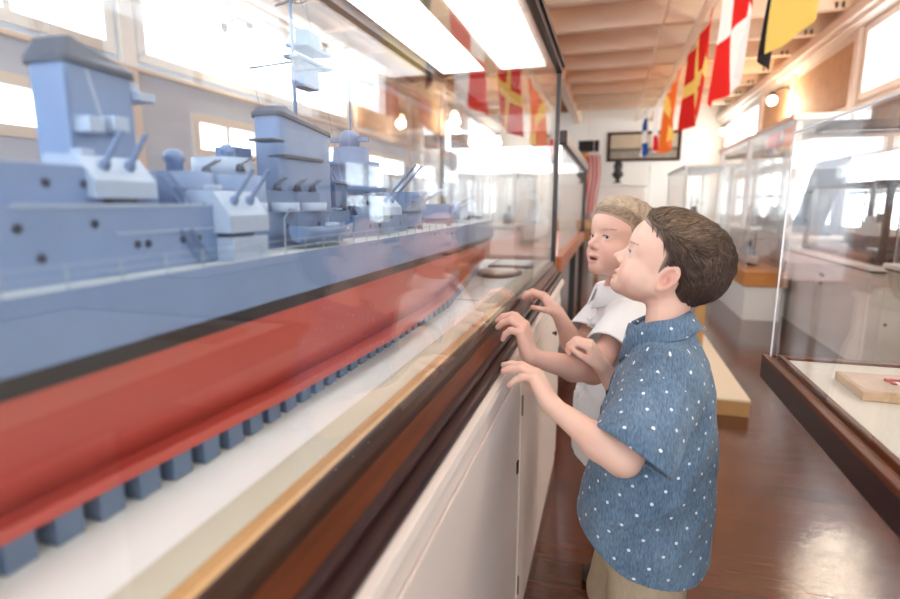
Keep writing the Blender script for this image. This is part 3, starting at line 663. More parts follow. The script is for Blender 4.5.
# near case on the right: dark wood tray with clear cover
t = thing('tray_case', 'dark wood tray case with clear cover at the right, beside the boys', 'display case', (.75, .8, 0))
tx0, tx1, ty0, ty1 = .328, 1.16, .30, 1.268
MB().box(tx0, tx1, ty0, ty1, .748, .792, bev=.002).build('tray', DARKWOOD, t)
m = MB()
for i, (o0, o1, h) in enumerate(((0, .012, .800), (.012, .022, .797), (.026, .036, .804))):
    m.box(tx0 + o0, tx0 + o1, ty0 + o0, ty1 - o0, .790, h, bev=.0015); m.box(tx1 - o1, tx1 - o0, ty0 + o0, ty1 - o0, .790, h, bev=.0015)
    m.box(tx0 + o1, tx1 - o1, ty1 - o1, ty1 - o0, .790, h, bev=.0015); m.box(tx0 + o1, tx1 - o1, ty0 + o0, ty0 + o1, .790, h, bev=.0015)
m.build('lip', REDWOOD, t)
MB().box(tx0 + .036, tx1 - .036, ty0 + .036, ty1 - .036, .790, .7985).build('bed', mat('bed_linen', (232, 226, 212), .7, noise=.03, nscale=40), t)
glass_box(t, tx0 + .0135, tx1 - .0135, ty0 + .0135, ty1 - .0135, .797, 1.256)
MB().box(.74, 1.10, .40, 1.00, .0, .748, bev=.004).build('pedestal', CREAM2, t)
bt_ = thing('wooden_board', 'small wooden board with a red and white strip, lying in the tray case', 'board', (.50, 1.05, .7985))
PLY = mat('board_oak', (198, 160, 118), .5, noise=.15, nscale=14, stretch=(6, 1, 6))
MB().box(.412, .62, 1.00, 1.118,   .7992, .815, bev=.002).build('base', PLY, bt_)
MB().box(.418, .614, 1.006, 1.112, .815, .8158).build('face', mat('board_face', (206, 178, 156), .5, noise=.25, nscale=30), bt_)
m = MB()
for k in range(9): m.box(.474 + .0 + k * .006, .480 + k * .006, 1.05, 1.062, .8158, .8185, k % 2)
m.box(.470, .56, 1.066, 1.074, .8158, .820, 0); m.build('ribbon_bar', [mat('ribbon_red', (190, 70, 60), .5), CARD], bt_)

# cream cabinet by the right wall, with a dark-framed model case standing on it
SM = [mat('hull_navy', (58, 70, 92), .4), mat('deck_buff', (176, 150, 116), .6), mat('house_grey', (150, 160, 176), .5), mat('funnel_dark', (60, 56, 62), .5)]
SM2 = [mat('hull_maroon', (112, 52, 50), .4), SM[1], mat('house_white', (226, 226, 226), .5), SM[3]]
t = thing('cabinet', 'cream cabinet by the right wall, carrying the dark-framed glass model case', 'cabinet', (2.0, 5.1, 0))
MB().box(1.69, 2.30, 4.20, 6.12, .0, .66).build('cabinet_body', CREAM2, t)
MB().box(1.66, 2.32, 4.17, 6.15, .672, .70, bev=.005).build('top', WHITE, t); MB().box(1.672, 2.31, 4.18, 6.14, .66, .672).build('dark_strip', DARKWOOD, t)  # thin dark wood strip between body and white top
for a, b in ((4.24, 5.13), (5.17, 6.08)):
    d = MB().box(1.682, 1.69, a, b, .06, .62, bev=.003).build('door', CREAM2, t)
    MB().box(1.674, 1.682, b - .12, b - .04, .53, .55, bev=.002).build('latch', IRON, d); MB().sphere((1.678, b - .08, .47), .009, 6).build('keyhole', IRON, d)
t = thing('model_case', 'dark-framed glass model case standing on the cream cabinet by the right wall', 'display case', (2.0, 5.0, .702))
x0, x1, y0, y1, z0, z1 = 1.74, 2.26, 4.26, 5.80, .702, 1.27; q = .035
MB().box(x0, x1, y0, y1, z0, z0 + .045, bev=.003).build('base', DARKWOOD, t)
for x in (x0, x1 - q):
    for y in (y0, y1 - q): MB().box(x, x + q, y, y + q, z0 + .045, z1 - q).build('post', DARKWOOD, t)
m = MB()
for x in (x0, x1 - q): m.box(x, x + q, y0, y1, z1 - q, z1)
for y in (y0, y1 - q): m.box(x0 + q, x1 - q, y, y + q, z1 - q, z1)
m.build('top_frame', DARKWOOD, t)
MB().box(x0 + .012, x0 + .018, y0 + q, y1 - q, z0 + .045, z1 - q).build('side_pane', GLASS, t); MB().box(x0 + q, x1 - q, y0 + .012, y0 + .018, z0 + .045, z1 - q).build('end_pane', GLASS, t)
small_ship('model_steamer', 'maroon-hulled model ship inside the dark-framed case on the cream cabinet', 2.0, 5.03, .747, 1.15, False, SM2)
t = thing('cabinet_case', 'grey-cream cabinet case at the right edge, nearer than the cream cabinet', 'display case', (2.0, 3.2, 0))
GC = mat('olive_cream', (196, 186, 170), .4, noise=.04, nscale=4)
MB().box(1.62, 2.30, 2.35, 3.85, .0, .72).build('cabinet_body', GC, t); MB().box(1.60, 2.32, 2.33, 3.87, .732, .76, bev=.006).build('trim', WHITE, t); MB().box(1.61, 2.31, 2.34, 3.86, .72, .732).build('dark_strip', DARKWOOD, t)  # thin dark wood strip below the white trim
for a, b in ((2.39, 3.08), (3.12, 3.81)):
    d = MB().box(1.612, 1.62, a, b, .06, .67, bev=.003).build('door', GC, t); MB().sphere((1.606, b - .06, .4), .010, 6).build('knob', IRON, d)
glass_box(t, 1.64, 2.28, 2.37, 3.83, .76, 1.62)
small_ship('model_steamer', 'navy-hulled model ship in the glass top of the case at the right edge', 1.96, 3.1, .76, 1.0, False, SM)

# low case with an orange wood band
t = thing('island_case', 'low white case with an orange wood band and clear cover, behind the brown-haired boy', 'display case', (1.45, 6.6, 0))
MB().box(1.28, 1.60, 5.72, 7.5, .0, .33).build('plinth', WHITE, t)
MB().box(1.25, 1.63, 5.69, 7.53, .33, .475, bev=.006).build('wood_band', ORANGE, t)
glass_box(t, 1.265, 1.615, 5.705, 7.515, .475, 1.52)
small_ship('model_lightship', 'white model ship under the clear cover of the orange-banded case', 1.44, 6.5, .475, .95, False, [mat('hull_white', (232, 232, 234), .4), SM[1], SM[2], SM[3]])
# tall wall case beyond, cream frame
t = thing('tall_case', 'tall cream-framed glass case along the right wall, full of models', 'display case', (2.0, 8.2, 0))
MB().box(1.72, 2.32, 6.3, 10.2, .0, .74).build('cabinet_body', CREAM2, t)
MB().box(1.69, 2.34, 6.27, 10.23, .74, .78, bev=.006).build('trim', CREAM, t)
for x, y in ((1.72, 6.3), (1.72, 8.25), (1.72, 10.14)): MB().box(x, x + .06, y, y + .06, .78, 1.92, bev=.004).build('post', CREAM, t)
MB().box(1.68, 2.34, 6.26, 10.24, 1.92, 1.98, bev=.008).build('top_board', CREAM, t)
MB().box(1.745, 1.751, 6.36, 8.25, .78, 1.92).build('side_pane', GLASS, t); MB().box(1.745, 1.751, 8.31, 10.14, .78, 1.92).build('side_pane', GLASS, t); MB().box(1.78, 2.31, 6.32, 6.326, .78, 1.92).build('end_pane', GLASS, t)
small_ship('model_cruiser', 'grey-blue model ship in the near half of the tall cream case', 1.88, 7.25, .78, 1.3, False, SM)
small_ship('model_cruiser', 'grey-blue model ship in the far half of the tall cream case', 2.02, 9.2, .78, 1.3, False, SM)
# white framed far case
t = thing('display_board', 'blue-grey display board leaning inside the near half of the tall cream case', 'board', (2.2, 7.0, .782))
MB().obox((2.20, 6.98, 1.20), (.0, .50, .0), (.004, 0, .0), (.10, 0, .40)).build('board', mat('board_blue', (84, 106, 140), .6), t)
MB().box(2.09, 2.20, 6.50, 7.46, .782, .80).build('foot', mat('board_foot', (70, 90, 122), .6), t)
m = MB()
for k in range(3): m.obox((2.187 + .02 * (k - 1), 6.72 + .27 * k, 1.22 + .10 * (k - 1)), (.0, .10, .0), (.003, 0, .0), (.022, 0, .09))
m.build('photographs', mat('board_print', (150, 164, 186), .5, noise=.2, nscale=9), t)
t = thing('framed_case', 'white framed glass case standing in the far right of the room', 'display case', (1.35, 9.6, 0))
MB().box(.98, 1.60, 8.4, 10.8, .0, .72).build('cabinet_body', WHITE, t); MB().box(.96, 1.62, 8.38, 10.82, .72, .76, bev=.005).build('trim', WHITE, t)
for x in (.98, 1.56):
    for y in (8.4, 10.76): MB().box(x, x + .04, y, y + .04, .76, 1.60).build('post', WHITE, t)
MB().box(.96, 1.62, 8.38, 10.82, 1.60, 1.64, bev=.004).build('top_board', WHITE, t)
MB().box(1.0, 1.58, 8.415, 8.421, .76, 1.60).build('end_pane', GLASS, t); MB().box(.995, 1.001, 8.44, 10.76, .76, 1.60).build('side_pane', GLASS, t)
small_ship('model_sloop', 'navy-hulled model ship inside the white framed case at the far right', 1.28, 9.6, .76, 1.2, False, SM)

# platform on the floor and the tan post on it
t = thing('platform', 'low cream-topped plywood platform on the floor behind the boys', 'platform', (.5, 4.2, 0))
MB().box(.22, .755, 3.03, 5.2, 0, .084, bev=.003).build('base', TAN, t); MB().box(.219, .756, 3.029, 5.201, .084, .098, bev=.003).build('top', mat('platform_top', (238, 222, 196), .45), t)
t = thing('post', 'square tan wooden post standing on the platform behind the dotted shirt collar', 'post', (.645, 4.1, .098))
MB().box(.615, .675, 4.07, 4.13, .098, .62, bev=.003).build('shaft', TAN, t); MB().box(.60, .69, 4.055, 4.145, .62, .64, bev=.003).build('cap', TAN, t)

# second case beyond the warship on the left: orange rail on dark legs
t = thing('table_case', 'glass case with an orange wood rail on dark legs, beyond the warship case', 'display case', (-.6, 4.8, 0))
MB().box(-.95, -.27, 3.3, 6.3, .70, .80, bev=.004).build('rail', mat('orange_rail', (176, 98, 56), .35, noise=.2, nscale=8, stretch=(6, .8, 6)), t)
for x in (-.92, -.32):
    for y in (3.34, 4.78, 6.20): MB().box(x, x + .05, y, y + .05, 0, .70).build('leg', BLACK, t)
glass_box(t, -.93, -.29, 3.32, 6.28, .80, 1.45, top=False, mt=GLASS)
MB().box(-.96, -.26, 3.28, 6.32, 1.45, 1.53, bev=.006).build('header', DARKMETAL, t)
MB().box(-.92, -.30, 3.34, 6.26, 1.442, 1.449).build('light_panel', PANEL, t)
for y in (6.27,): MB().box(-.30, -.27, y, y + .03, .80, 1.45).build('post', DARKMETAL, t)
small_ship('model_schooner', 'white model ship in the case with the orange rail', -.62, 4.8, .80, 1.4, False, [mat('hull_white2', (230, 230, 232), .4), SM[1], SM[2], SM[3]])
t = thing('oak_case', 'tan oak table case standing across the far left end of the aisle', 'display case', (-.7, 8.6, 0))
MB().box(-1.5, -.10, 8.3, 9.0, .74, .86, bev=.005).build('top', mat('tan_oak', (214, 164, 112), .4, noise=.15, nscale=8, stretch=(.8, 6, 6)), t)
for x in (-1.46, -.2):
    for y in (8.34, 8.90): MB().box(x, x + .06, y, y + .06, 0, .74).build('leg', mat('oak_leg', (176, 120, 76), .45) if (x, y) == (-1.46, 8.34) else bpy.data.materials['oak_leg'], t)
MB().box(-1.44, -.16, 8.36, 8.94, .56, .74).build('apron', bpy.data.materials['oak_leg'], t)
# doorway with an orange frame, red and white banner beside it, black loudspeaker above
t = bpy.data.objects.new('door_1', None); COL.objects.link(t); t.location = (-1.1, 13.95, 0); t['kind'] = 'structure'; WORLD[t.name] = Vector(t.location)
m = MB().box(-.72, -.58, 13.9, 13.998, 0, 2.25); m.box(-1.75, -1.61, 13.9, 13.998, 0, 2.25); m.box(-1.75, -.58, 13.9, 13.998, 2.25, 2.39); m.build('door_frame', ORANGE, t)
MB().box(-1.61, -.72, 13.95, 13.998, 0, 2.25).build('door_leaf', CREAM, t)
def banner(x0, x1, y, zt, h, label):
    n = 20; V = []; F = []; MI = []
    for j in range(n + 1):
        for i in range(n + 1): u, v = i / n, j / n; V.append((x0 + (x1 - x0) * u + .03 * math.sin(v * 5), y + .05 * math.sin(u * 9 + v * 3), zt - h * v))
    for j in range(n):
        for i in range(n): a = j * (n + 1) + i; F.append((a, a + 1, a + n + 2, a + n + 1)); MI.append(0 if (i // 3) % 2 == 0 else 1)
    o = link_mesh('hanging_banner', V, F, [RED, FWHITE], None, True, ((x0 + x1) / 2, y, zt - h)); o.data.polygons.foreach_set('material_index', MI)
    return tag(o, label, 'banner')
banner(-.50, -.26, 11.5, 2.05, 1.15, 'red and white striped banner hanging at the far left by the doorway')
tag(MB().tube([(-.54, 11.5, 2.06), (-.22, 11.5, 2.06)], .012, 8).tube([(-.38, 11.5, 2.06), (-.38, 11.5, 3.1)], .006, 6).build('banner_rod', CREAM, loc=(-.38, 11.5, 2.06)), 'thin pale rod the red and white banner hangs from', 'rod')
t = thing('loudspeaker', 'black loudspeaker hung under the ceiling at the far left', 'speaker', (-.52, 12.2, 2.2))
MB().box(-.72, -.30, 12.05, 12.35, 2.18, 2.40, bev=.01).build('cabinet', BLACK, t); MB().box(-.70, -.32, 12.04, 12.05, 2.2, 2.38).build('grille', IRON, t)
MB().tube([(-.51, 12.2, 2.40), (-.51, 12.2, 3.3)], .015, 8).build('bracket', CREAM, t)
# cabinets seen through the case, along the left wall
for y0, lab in ((.2, 'cream cabinet along the left wall, nearest seen through the ship case'), (2.6, 'cream cabinet along the left wall, middle one seen through the ship case'), (5.0, 'cream cabinet along the left wall, farthest seen through the ship case')):
    t = thing('cabinet', lab, 'cabinet', (-2.9, y0 + 1, 0), 'cabinets along the left wall')
    MB().box(-3.3, -2.75, y0, y0 + 2.0, 0, .82).build('carcass', CREAM2, t); MB().box(-3.32, -2.72, y0 - .02, y0 + 2.02, .82, .86, bev=.004).build('top', ORANGE, t)
    for a in (y0 + .05, y0 + 1.03): MB().box(-2.75, -2.742, a, a + .92, .08, .78, bev=.003).build('door', CREAM2, t)
S.view_settings.exposure = EXPOSURE
# ================================================================= people: signed-distance sculpting
def rc(P, a, b, r1, r2):
    a = np.asarray(a, float); b = np.asarray(b, float); ba = b - a
    pa = P - a; h = np.clip((pa @ ba) / (ba @ ba), 0, 1)
    return np.sqrt(((pa - h[:, None] * ba) ** 2).sum(1)) - (r1 + (r2 - r1) * h)
def sph(P, c, r): return np.sqrt(((P - np.asarray(c)) ** 2).sum(1)) - r
def ell(P, c, r, R=None):
    q = P - np.asarray(c)
    if R is not None: q = q @ R
    r = np.asarray(r, float)
    k0 = np.sqrt(((q / r) ** 2).sum(1)); k1 = np.sqrt(((q / r ** 2) ** 2).sum(1)) + 1e-9
    return k0 * (k0 - 1) / k1
def smin(a, b, k):
    h = np.clip(.5 + .5 * (b - a) / k, 0, 1); return b + (a - b) * h - k * h * (1 - h)
def smax(a, b, k): return -smin(-a, -b, k)
def poly2(x, z, poly):
    """signed distance to a polygon in a plane, negative inside"""
    d = np.full(x.shape, 1e9); ins = np.zeros(x.shape, bool); n = len(poly)
    for i in range(n):
        ax, az = poly[i]; bx, bz = poly[(i + 1) % n]
        ex, ez = bx - ax, bz - az; wx, wz = x - ax, z - az
        h = np.clip((wx * ex + wz * ez) / (ex * ex + ez * ez), 0, 1)
        d = np.minimum(d, (wx - ex * h) ** 2 + (wz - ez * h) ** 2)
        c = ((az > z) != (bz > z)) & (x < (bx - ax) * (z - az) / ((bz - az) + 1e-12) + ax)
        ins ^= c
    d = np.sqrt(d); return np.where(ins, -d, d)
def rotm(ax, deg):
    return np.array(Matrix.Rotation(math.radians(deg), 3, Vector(ax)))

def mesh_sdf(f, lo, hi, h, B=8):
    lo = np.asarray(lo, float); hi = np.asarray(hi, float)
    nb = np.ceil((hi - lo) / (h * B)).astype(int)
    n = nb * B
    ci = np.stack(np.meshgrid(*[np.arange(k) for k in nb], indexing='ij'), -1).reshape(-1, 3)
    cc = lo + (ci + .5) * B * h
    dc = f(cc)
    near = np.abs(dc) < .5 * 1.75 * B * h * 1.6 + .003
    G = np.repeat(np.repeat(np.repeat(np.where(dc < 0, -1., 1.).astype(np.float32).reshape(nb), B, 0), B, 1), B, 2)
    off = np.stack(np.meshgrid(*[np.arange(B)] * 3, indexing='ij'), -1).reshape(-1, 3)
    blocks = ci[near]
    for s0 in range(0, len(blocks), 400):
        bl = blocks[s0:s0 + 400]
        idx = (bl[:, None, :] * B + off[None]).reshape(-1, 3)
        d = f(lo + idx * h)
        G[idx[:, 0], idx[:, 1], idx[:, 2]] = d
    I = G < 0
    acc_id = []; acc_p = []; quads = []
    st = np.array([n[1] * n[2], n[2], 1])
    for ax in range(3):
        sl0 = [slice(None)] * 3; sl1 = [slice(None)] * 3
        sl0[ax] = slice(0, -1); sl1[ax] = slice(1, None)
        e = np.argwhere(I[tuple(sl0)] != I[tuple(sl1)])
        b1, b2 = (ax + 1) % 3, (ax + 2) % 3
        e = e[(e[:, b1] > 0) & (e[:, b2] > 0)]
        e1 = e.copy(); e1[:, ax] += 1
        g0 = G[e[:, 0], e[:, 1], e[:, 2]].astype(float); g1 = G[e1[:, 0], e1[:, 1], e1[:, 2]].astype(float)
        p = lo + e * h; p[:, ax] += g0 / (g0 - g1) * h
        c = e @ st
        q = np.stack([c, c - st[b1], c - st[b1] - st[b2], c - st[b2]], 1)
        flip = g0 > 0
        q[flip] = q[flip][:, ::-1]
        quads.append(q); acc_id.append(q.reshape(-1)); acc_p.append(np.repeat(p, 4, 0) if False else np.repeat(p[:, None], 4, 1).reshape(-1, 3))
    ids = np.concatenate(acc_id); ps = np.concatenate(acc_p); Q = np.concatenate(quads)
    u, inv = np.unique(ids, return_inverse=True)
    cnt = np.bincount(inv)
    V = np.stack([np.bincount(inv, ps[:, k]) / cnt for k in range(3)], 1)
    F = np.searchsorted(u, Q)
    return V, F[:, ::-1]

def frame(f, up=(0, 0, 1), roll=0):
    f = Vector(f).normalized(); l = Vector(up).cross(f).normalized(); u = f.cross(l)
    if roll:
        R = Matrix.Rotation(math.radians(roll), 3, f); l = R @ l; u = R @ u
    return np.array([f, l, u]).T       # columns forward, left, up

HAIR_POLY = {
 'brown': [(.12, .090), (.076, .076), (.050, .068), (.026, .056), (.014, .042), (.012, .02), (.009, -.006), (.003, -.004), (.000, .022), (-.018, .026), (-.032, .004), (-.036, -.045), (-.05, -.062), (-.14, -.062), (-.14, .18), (.12, .18)],
 'blond': [(.12, .082), (.080, .066), (.058, .058), (.034, .046), (.022, .02), (.012, .004), (.004, .002), (.002, .026), (-.02, .028), (-.034, .004), (-.038, -.03), (-.05, -.045), (-.14, -.045), (-.14, .18), (.12, .18)]}

class Head:
    def __init__(s, o, f, roll=0, scale=1., mouth=.001, hair='brown', th=.016, st=1.1):
        s.o = np.array(o, float); s.R = frame(f, roll=roll); s.s = scale; s.mouth = mouth; s.hair = hair; s.th = th; s.st = st
    def loc(s, P):
        p = (P - s.o) @ s.R / s.s; z = p[:, 2]
        p[:, 2] = np.where(z < .012, .012 + (z - .012) / s.st, z); return p
    def w(s, p):
        p = np.array(p, float)
        if p[2] < .012: p[2] = .012 + (p[2] - .012) * s.st
        return (p * s.s) @ s.R.T + s.o
    def skull(s, p):
        d = ell(p, (-.012, 0, .038), (.088, .069, .080))
        return smin(d, ell(p, (.030, 0, .052), (.054, .054, .048)), .03)
    def sdf(s, P):
        p = s.loc(P); q = p.copy(); q[:, 1] = np.abs(q[:, 1])
        d = s.skull(p)
        d = smin(d, ell(p, (.028, 0, -.016), (.050, .053, .060)), .02)
        d = smin(d, rc(q, (-.006, .046, -.024), (.056, .010, -.0575), .0185, .0155), .018)
        d = smin(d, sph(q, (.061, 0, -.0580), .0175), .012)
        d = smin(d, sph(q, (.040, .031, -.025), .0295), .015)
        d = smin(d, rc(q, (.068, .010, .029), (.056, .042, .028), .007, .006), .014)
        d = smax(d, -sph(q, (.0845, .0285, .0135), .0115), .012)      # eye socket
        d = smin(d, rc(p, (.070, 0, .018), (.0905, 0, -.0095), .0062, .0086), .010)
        d = smin(d, sph(q, (.0815, .0090, -.0140), .0062), .005)
        d = smax(d, -ell(q, (.0835, .0052, -.0215), (.0040, .0028, .0040)), .002)
        # lids
        lid = sph(q, (.0610, .0285, .0125), .0130)
        d = smin(d, lid, .004)
        d = smax(d, -ell(q, (.0765, .0285, .0118), (.0120, .0106, .0039)), .0012)
        # lips
        d = smin(d, ell(q, (.0755, .0050, -.0362), (.0072, .0135, .0042)), .006)
        d = smin(d, ell(p, (.0735, 0, -.0478 - s.mouth), (.0076, .0140, .0042)), .006)
        d = smax(d, -ell(p, (.0815, 0, -.0418 - s.mouth * .5), (.012, .0175, .0008 + s.mouth)), .0016)
        # ears
        R = rotm((0, 0, 1), -24) @ rotm((0, 1, 0), -14)
        c = np.array((-.012, .0715, .004))
        e = ell(q, c, (.0178, .0055, .0292), R)
        e = smin(e, ell(q, c + np.array((.004, -.001, -.021)), (.0085, .005, .0085)), .005)
        e = smax(e, -ell(q, c + np.array((.0015, .0058, .001)), (.0112, .0092, .0205), R), .0025)
        e = smin(e, ell(q, c + np.array((-.002, .0005, -.003)), (.0050, .0035, .0130), R), .004)
        e = smax(e, -ell(q, c + np.array((.0045, .0050, -.005)), (.0050, .0090, .0070), R), .003)
        d = smin(d, e, .006)
        return d * s.s
    def tint(s, P):
        p = s.loc(P); q = p.copy(); q[:, 1] = np.abs(q[:, 1])
        return p, q
    def hsdf(s, P):
        p = s.loc(P)
        pd = poly2(p[:, 0], p[:, 2], HAIR_POLY[s.hair])
        t = np.clip(-pd / .030, 0, 1); t = t * t * (3 - 2 * t)
        x, y, z = p.T
        th = .0012 + s.th * t
        if s.hair == 'brown':
            th = th + .003 * t * np.clip((z - .05) / .05, 0, 1) * np.clip((x + .05) / .08, 0, 1) + .006 * t * np.clip((-x - .03) / .05, 0, 1) * np.clip((z + .05) / .06, 0, 1)
            zp = z - .074 - .10 * x
            sd = np.clip(y / .03, 0, 1) * np.clip((x + .075) / .03, 0, 1) * t
            th = th - .0050 * np.exp(-(zp / .0035) ** 2) * sd + .0045 * np.exp(-((zp - .011) / .008) ** 2) * sd
            th = th + t * .0010 * np.sin(z * 240 + x * 130 + 2 * np.sin(y * 90)) + t * .0008 * np.sin(x * 260 - z * 110 + y * 150)
        else:
            th = th + .007 * t * np.clip((z - .05) / .04, 0, 1) * np.clip((x + .02) / .07, 0, 1)
            th = th + t * .0010 * np.sin(x * 260 - y * 60 + z * 90)
        d = s.skull(p) - th
        return smax(d, pd, .004) * s.s
    def flow(s, p):
        x, y, z = p.T; v = np.zeros_like(p)
        if s.hair == 'brown':
            up = (z - .074 - .10 * x > 0) | ((y < .02) & (z > .05))
            v[:] = (-.85, .05, -.60)
            v[up] = (-.75, -.55, .60)
            fr = (x > .03) & up; v[fr] = (-.50, -.35, .85)
            bk = (x < -.055); v[bk] = (-.25, 0, -1)
        else:
            v[:] = (-.5, 0, -.8)
            t = z > .055; v[t] = (.35, .9, .1)
            b = (x < -.05); v[b] = (-.4, .2, -1)
        return v

def normal_of(f, P, e=.0012):
    g = np.stack([f(P + np.eye(3)[k] * e) - f(P - np.eye(3)[k] * e) for k in range(3)], 1)
    return g / (np.linalg.norm(g, axis=1, keepdims=True) + 1e-9)

def strands(head, V, N, m, parent, seg=7, step=.0050, r=.0010, lift=.0040, cols=None, name='hair_strands'):
    lv = head.loc(V); V = V[(poly2(lv[:, 0], lv[:, 2], HAIR_POLY[head.hair]) < -.006)]
    P = V[rng.integers(0, len(V), N)].copy(); path = []
    jit = rng.normal(0, .24 if head.hair == 'brown' else .13, (N, 3)); ll = rng.uniform(.55, 1.25, N)[:, None]
    l0 = rng.uniform(.1, 1, N)[:, None]
    for k in range(seg):
        n = normal_of(head.hsdf, P); d = head.hsdf(P)
        P = P - n * d[:, None]
        path.append(P + n * (.0002 + (lift if head.hair == 'brown' else lift * .5) * l0 * (k / (seg - 1)) ** 1.3))
        fl = (head.flow(head.loc(P)) + jit) @ head.R.T
        t = fl - (fl * n).sum(1, keepdims=True) * n
        t /= np.linalg.norm(t, axis=1, keepdims=True) + 1e-9
        P = P + t * step * ll
    path = np.array(path)                           # seg,N,3
    verts = []; 
    tang = np.gradient(path, axis=0); tang /= np.linalg.norm(tang, axis=2, keepdims=True) + 1e-9
    ref = np.array((.31, .52, .8)); a = np.cross(tang, ref); a /= np.linalg.norm(a, axis=2, keepdims=True) + 1e-9; b = np.cross(tang, a)
    rr = r * np.sin(np.linspace(.35, .97, seg) * PI)[:, None, None] * rng.uniform(.7, 1.4, (1, N, 1))
    ring = [path + (a * math.cos(t) + b * math.sin(t)) * rr for t in (0, 2 * PI / 3, 4 * PI / 3)]
    A = np.stack(ring, 2)                           # seg,N,3ring,3
    idx = np.arange(seg * N * 3).reshape(seg, N, 3)
    F = []
    for k in range(3):
        F.append(np.stack([idx[:-1, :, k], idx[:-1, :, (k + 1) % 3], idx[1:, :, (k + 1) % 3], idx[1:, :, k]], -1).reshape(-1, 4))
    o = link_mesh(name, A.reshape(-1, 3), np.concatenate(F), m, parent, True)
    c = np.array(cols[0]) + (np.array(cols[1]) - np.array(cols[0])) * rng.random((N, 1)) ** 1.5
    zz = head.loc(path[0])[:, 2:3]; xx = head.loc(path[0])[:, 0:1]
    k = np.clip((zz - .064 - .1 * xx) / .03, 0, 1) * np.clip((xx + .08) / .10, 0, 1); c = c * (1 - k) + (np.array(cols[2]) * (rng.uniform(.35, 1.2, (N, 1)) * np.where(rng.random((N, 1)) < .22, 1.8, 1) if head.hair == 'brown' else rng.uniform(.62, 1.15, (N, 1)))) * k
    cc = np.ones((seg, N, 3, 4)); cc[..., :3] = c[None, :, None, :]
    at = o.data.color_attributes.new('tint', 'FLOAT_COLOR', 'POINT'); at.data.foreach_set('color', cc.reshape(-1))
    return o

def set_tint(o, c):
    cc = np.ones((len(c), 4)); cc[:, :3] = c
    at = o.data.color_attributes.new('tint', 'FLOAT_COLOR', 'POINT'); at.data.foreach_set('color', cc.reshape(-1))

class Hand:
    """F wrist-to-knuckles, N out of the palm, T towards the thumb"""
    def __init__(s, W, F, N, T, curls, spread=(.10, .03, -.03, -.12), thumb=(.6, .5, 25, 20), sc=1., fl=(1, 1, 1, 1)):
        s.W = Vector(W); F = Vector(F).normalized(); N = Vector(N); N = (N - F * N.dot(F)).normalized()
        Tn = F.cross(N); Tn = Tn if Tn.dot(Vector(T)) > 0 else -Tn
        s.prims = []; s.F, s.N, s.T = F, N, Tn; s.tips = []; s.joints = []
        W = s.W; ks = []
        kx = (.020, .0068, -.0068, -.0195); kf = (.060, .062, .059, .053)
        ln = ((.026, .0165, .0135), (.029, .0185, .014), (.026, .0175, .0135), (.020, .013, .012))
        rad = (.0077, .0079, .0075, .0067)
        s.palm = []
        for i in range(4):
            K = W + (F * kf[i] + Tn * kx[i] + N * (-.002 + .0012 * abs(i - 1.4))) * sc
            ks.append(K)
            s.palm.append((W + (F * .006 + Tn * kx[i] * .55) * sc, K, .0120 * sc, .0086 * sc))
            s.palm.append((W + (F * .012 + Tn * kx[i] * .6 + N * .004) * sc, K + (-F * .012 + N * .003) * sc, .0112 * sc, .0076 * sc))
            d = (F + Tn * spread[i]).normalized(); p = K; ch = []
            for j in range(3):
                ax = d.cross(N); ang = math.radians(curls[i][j])
                if j == 0: nn = N
                R = Matrix.Rotation(ang, 3, d.cross(nn).normalized()); d2 = R @ d; nn = R @ nn; d = d2
                q = p + d * ln[i][j] * sc * fl[i]
                r1 = rad[i] * (1.06 - .09 * j) * sc; r2 = rad[i] * (.97 - .11 * j) * sc
                ch.append((p, q, r1, r2)); s.joints.append(q); p = q
            s.tips.append((p, d, nn, rad[i] * .72 * sc)); s.prims.append(ch)
        # thumb leaves the side of the palm near its base
        a, b, c1, c2 = thumb
        base = W + (F * .016 + Tn * .015 + N * .005) * sc
        d = (F * a + Tn * b + N * .35).normalized(); ch = []; p = base
        bend = (-Tn * .8 + F * .6 + N * .2).normalized()
        for j, (L, r1, r2) in enumerate(((.026, .0105, .0080), (.021, .0076, .0070), (.017, .0070, .0058))):
            q = p + d * L * sc; ch.append((p, q, r1 * sc, r2 * sc)); p = q
            ax = d.cross(bend).normalized(); d = Matrix.Rotation(math.radians((c1, c2, 0)[j]), 3, ax) @ d
        s.tips.append((p, d, -N, .0052 * sc)); s.prims.append(ch)
        pts = [s.W] + [q for c in s.prims for t in c for q in t[:2]]
        s.c = sum(pts, Vector()) / len(pts); s.rad = max((q - s.c).length for q in pts) + .02
    def sdf(s, P):
        d = None
        for a, b, r1, r2 in s.palm:
            e = rc(P, a, b, r1, r2); d = e if d is None else smin(d, e, .007)
        fg = None
        for ch in s.prims:
            e = None
            for a, b, r1, r2 in ch:
                t = rc(P, a, b, r1, r2); e = t if e is None else smin(e, t, .0022)
            fg = e if fg is None else np.minimum(fg, e)
        return smin(d, fg, .0045)

def masked(P, c, r, f, out):
    """evaluate f only near its own bounding ball"""
    dd = np.sqrt(((P - np.asarray(c)) ** 2).sum(1)) - r
    k = dd < .02
    res = np.maximum(dd, .015) + .005
    if k.any(): res[k] = f(P[k])
    return res

class Boy: pass

def sections(P, O, f, l, secs):
    """lofted elliptical trunk: secs = (z, centre forward, half depth, half width)"""
    q = P - np.asarray(O); x = q @ np.asarray(f); y = q @ np.asarray(l); z = P[:, 2]
    s = np.array(secs); zs = s[:, 0]
    cx = np.interp(z, zs, s[:, 1]); rx = np.interp(z, zs, s[:, 2]); ry = np.interp(z, zs, s[:, 3])
    k = np.sqrt(((x - cx) / rx) ** 2 + (y / ry) ** 2) + 1e-6
    g = np.sqrt(((x - cx) / rx ** 2) ** 2 + (y / ry ** 2) ** 2) + 1e-6
    d = k * (k - 1) / g
    return d, x, y, z

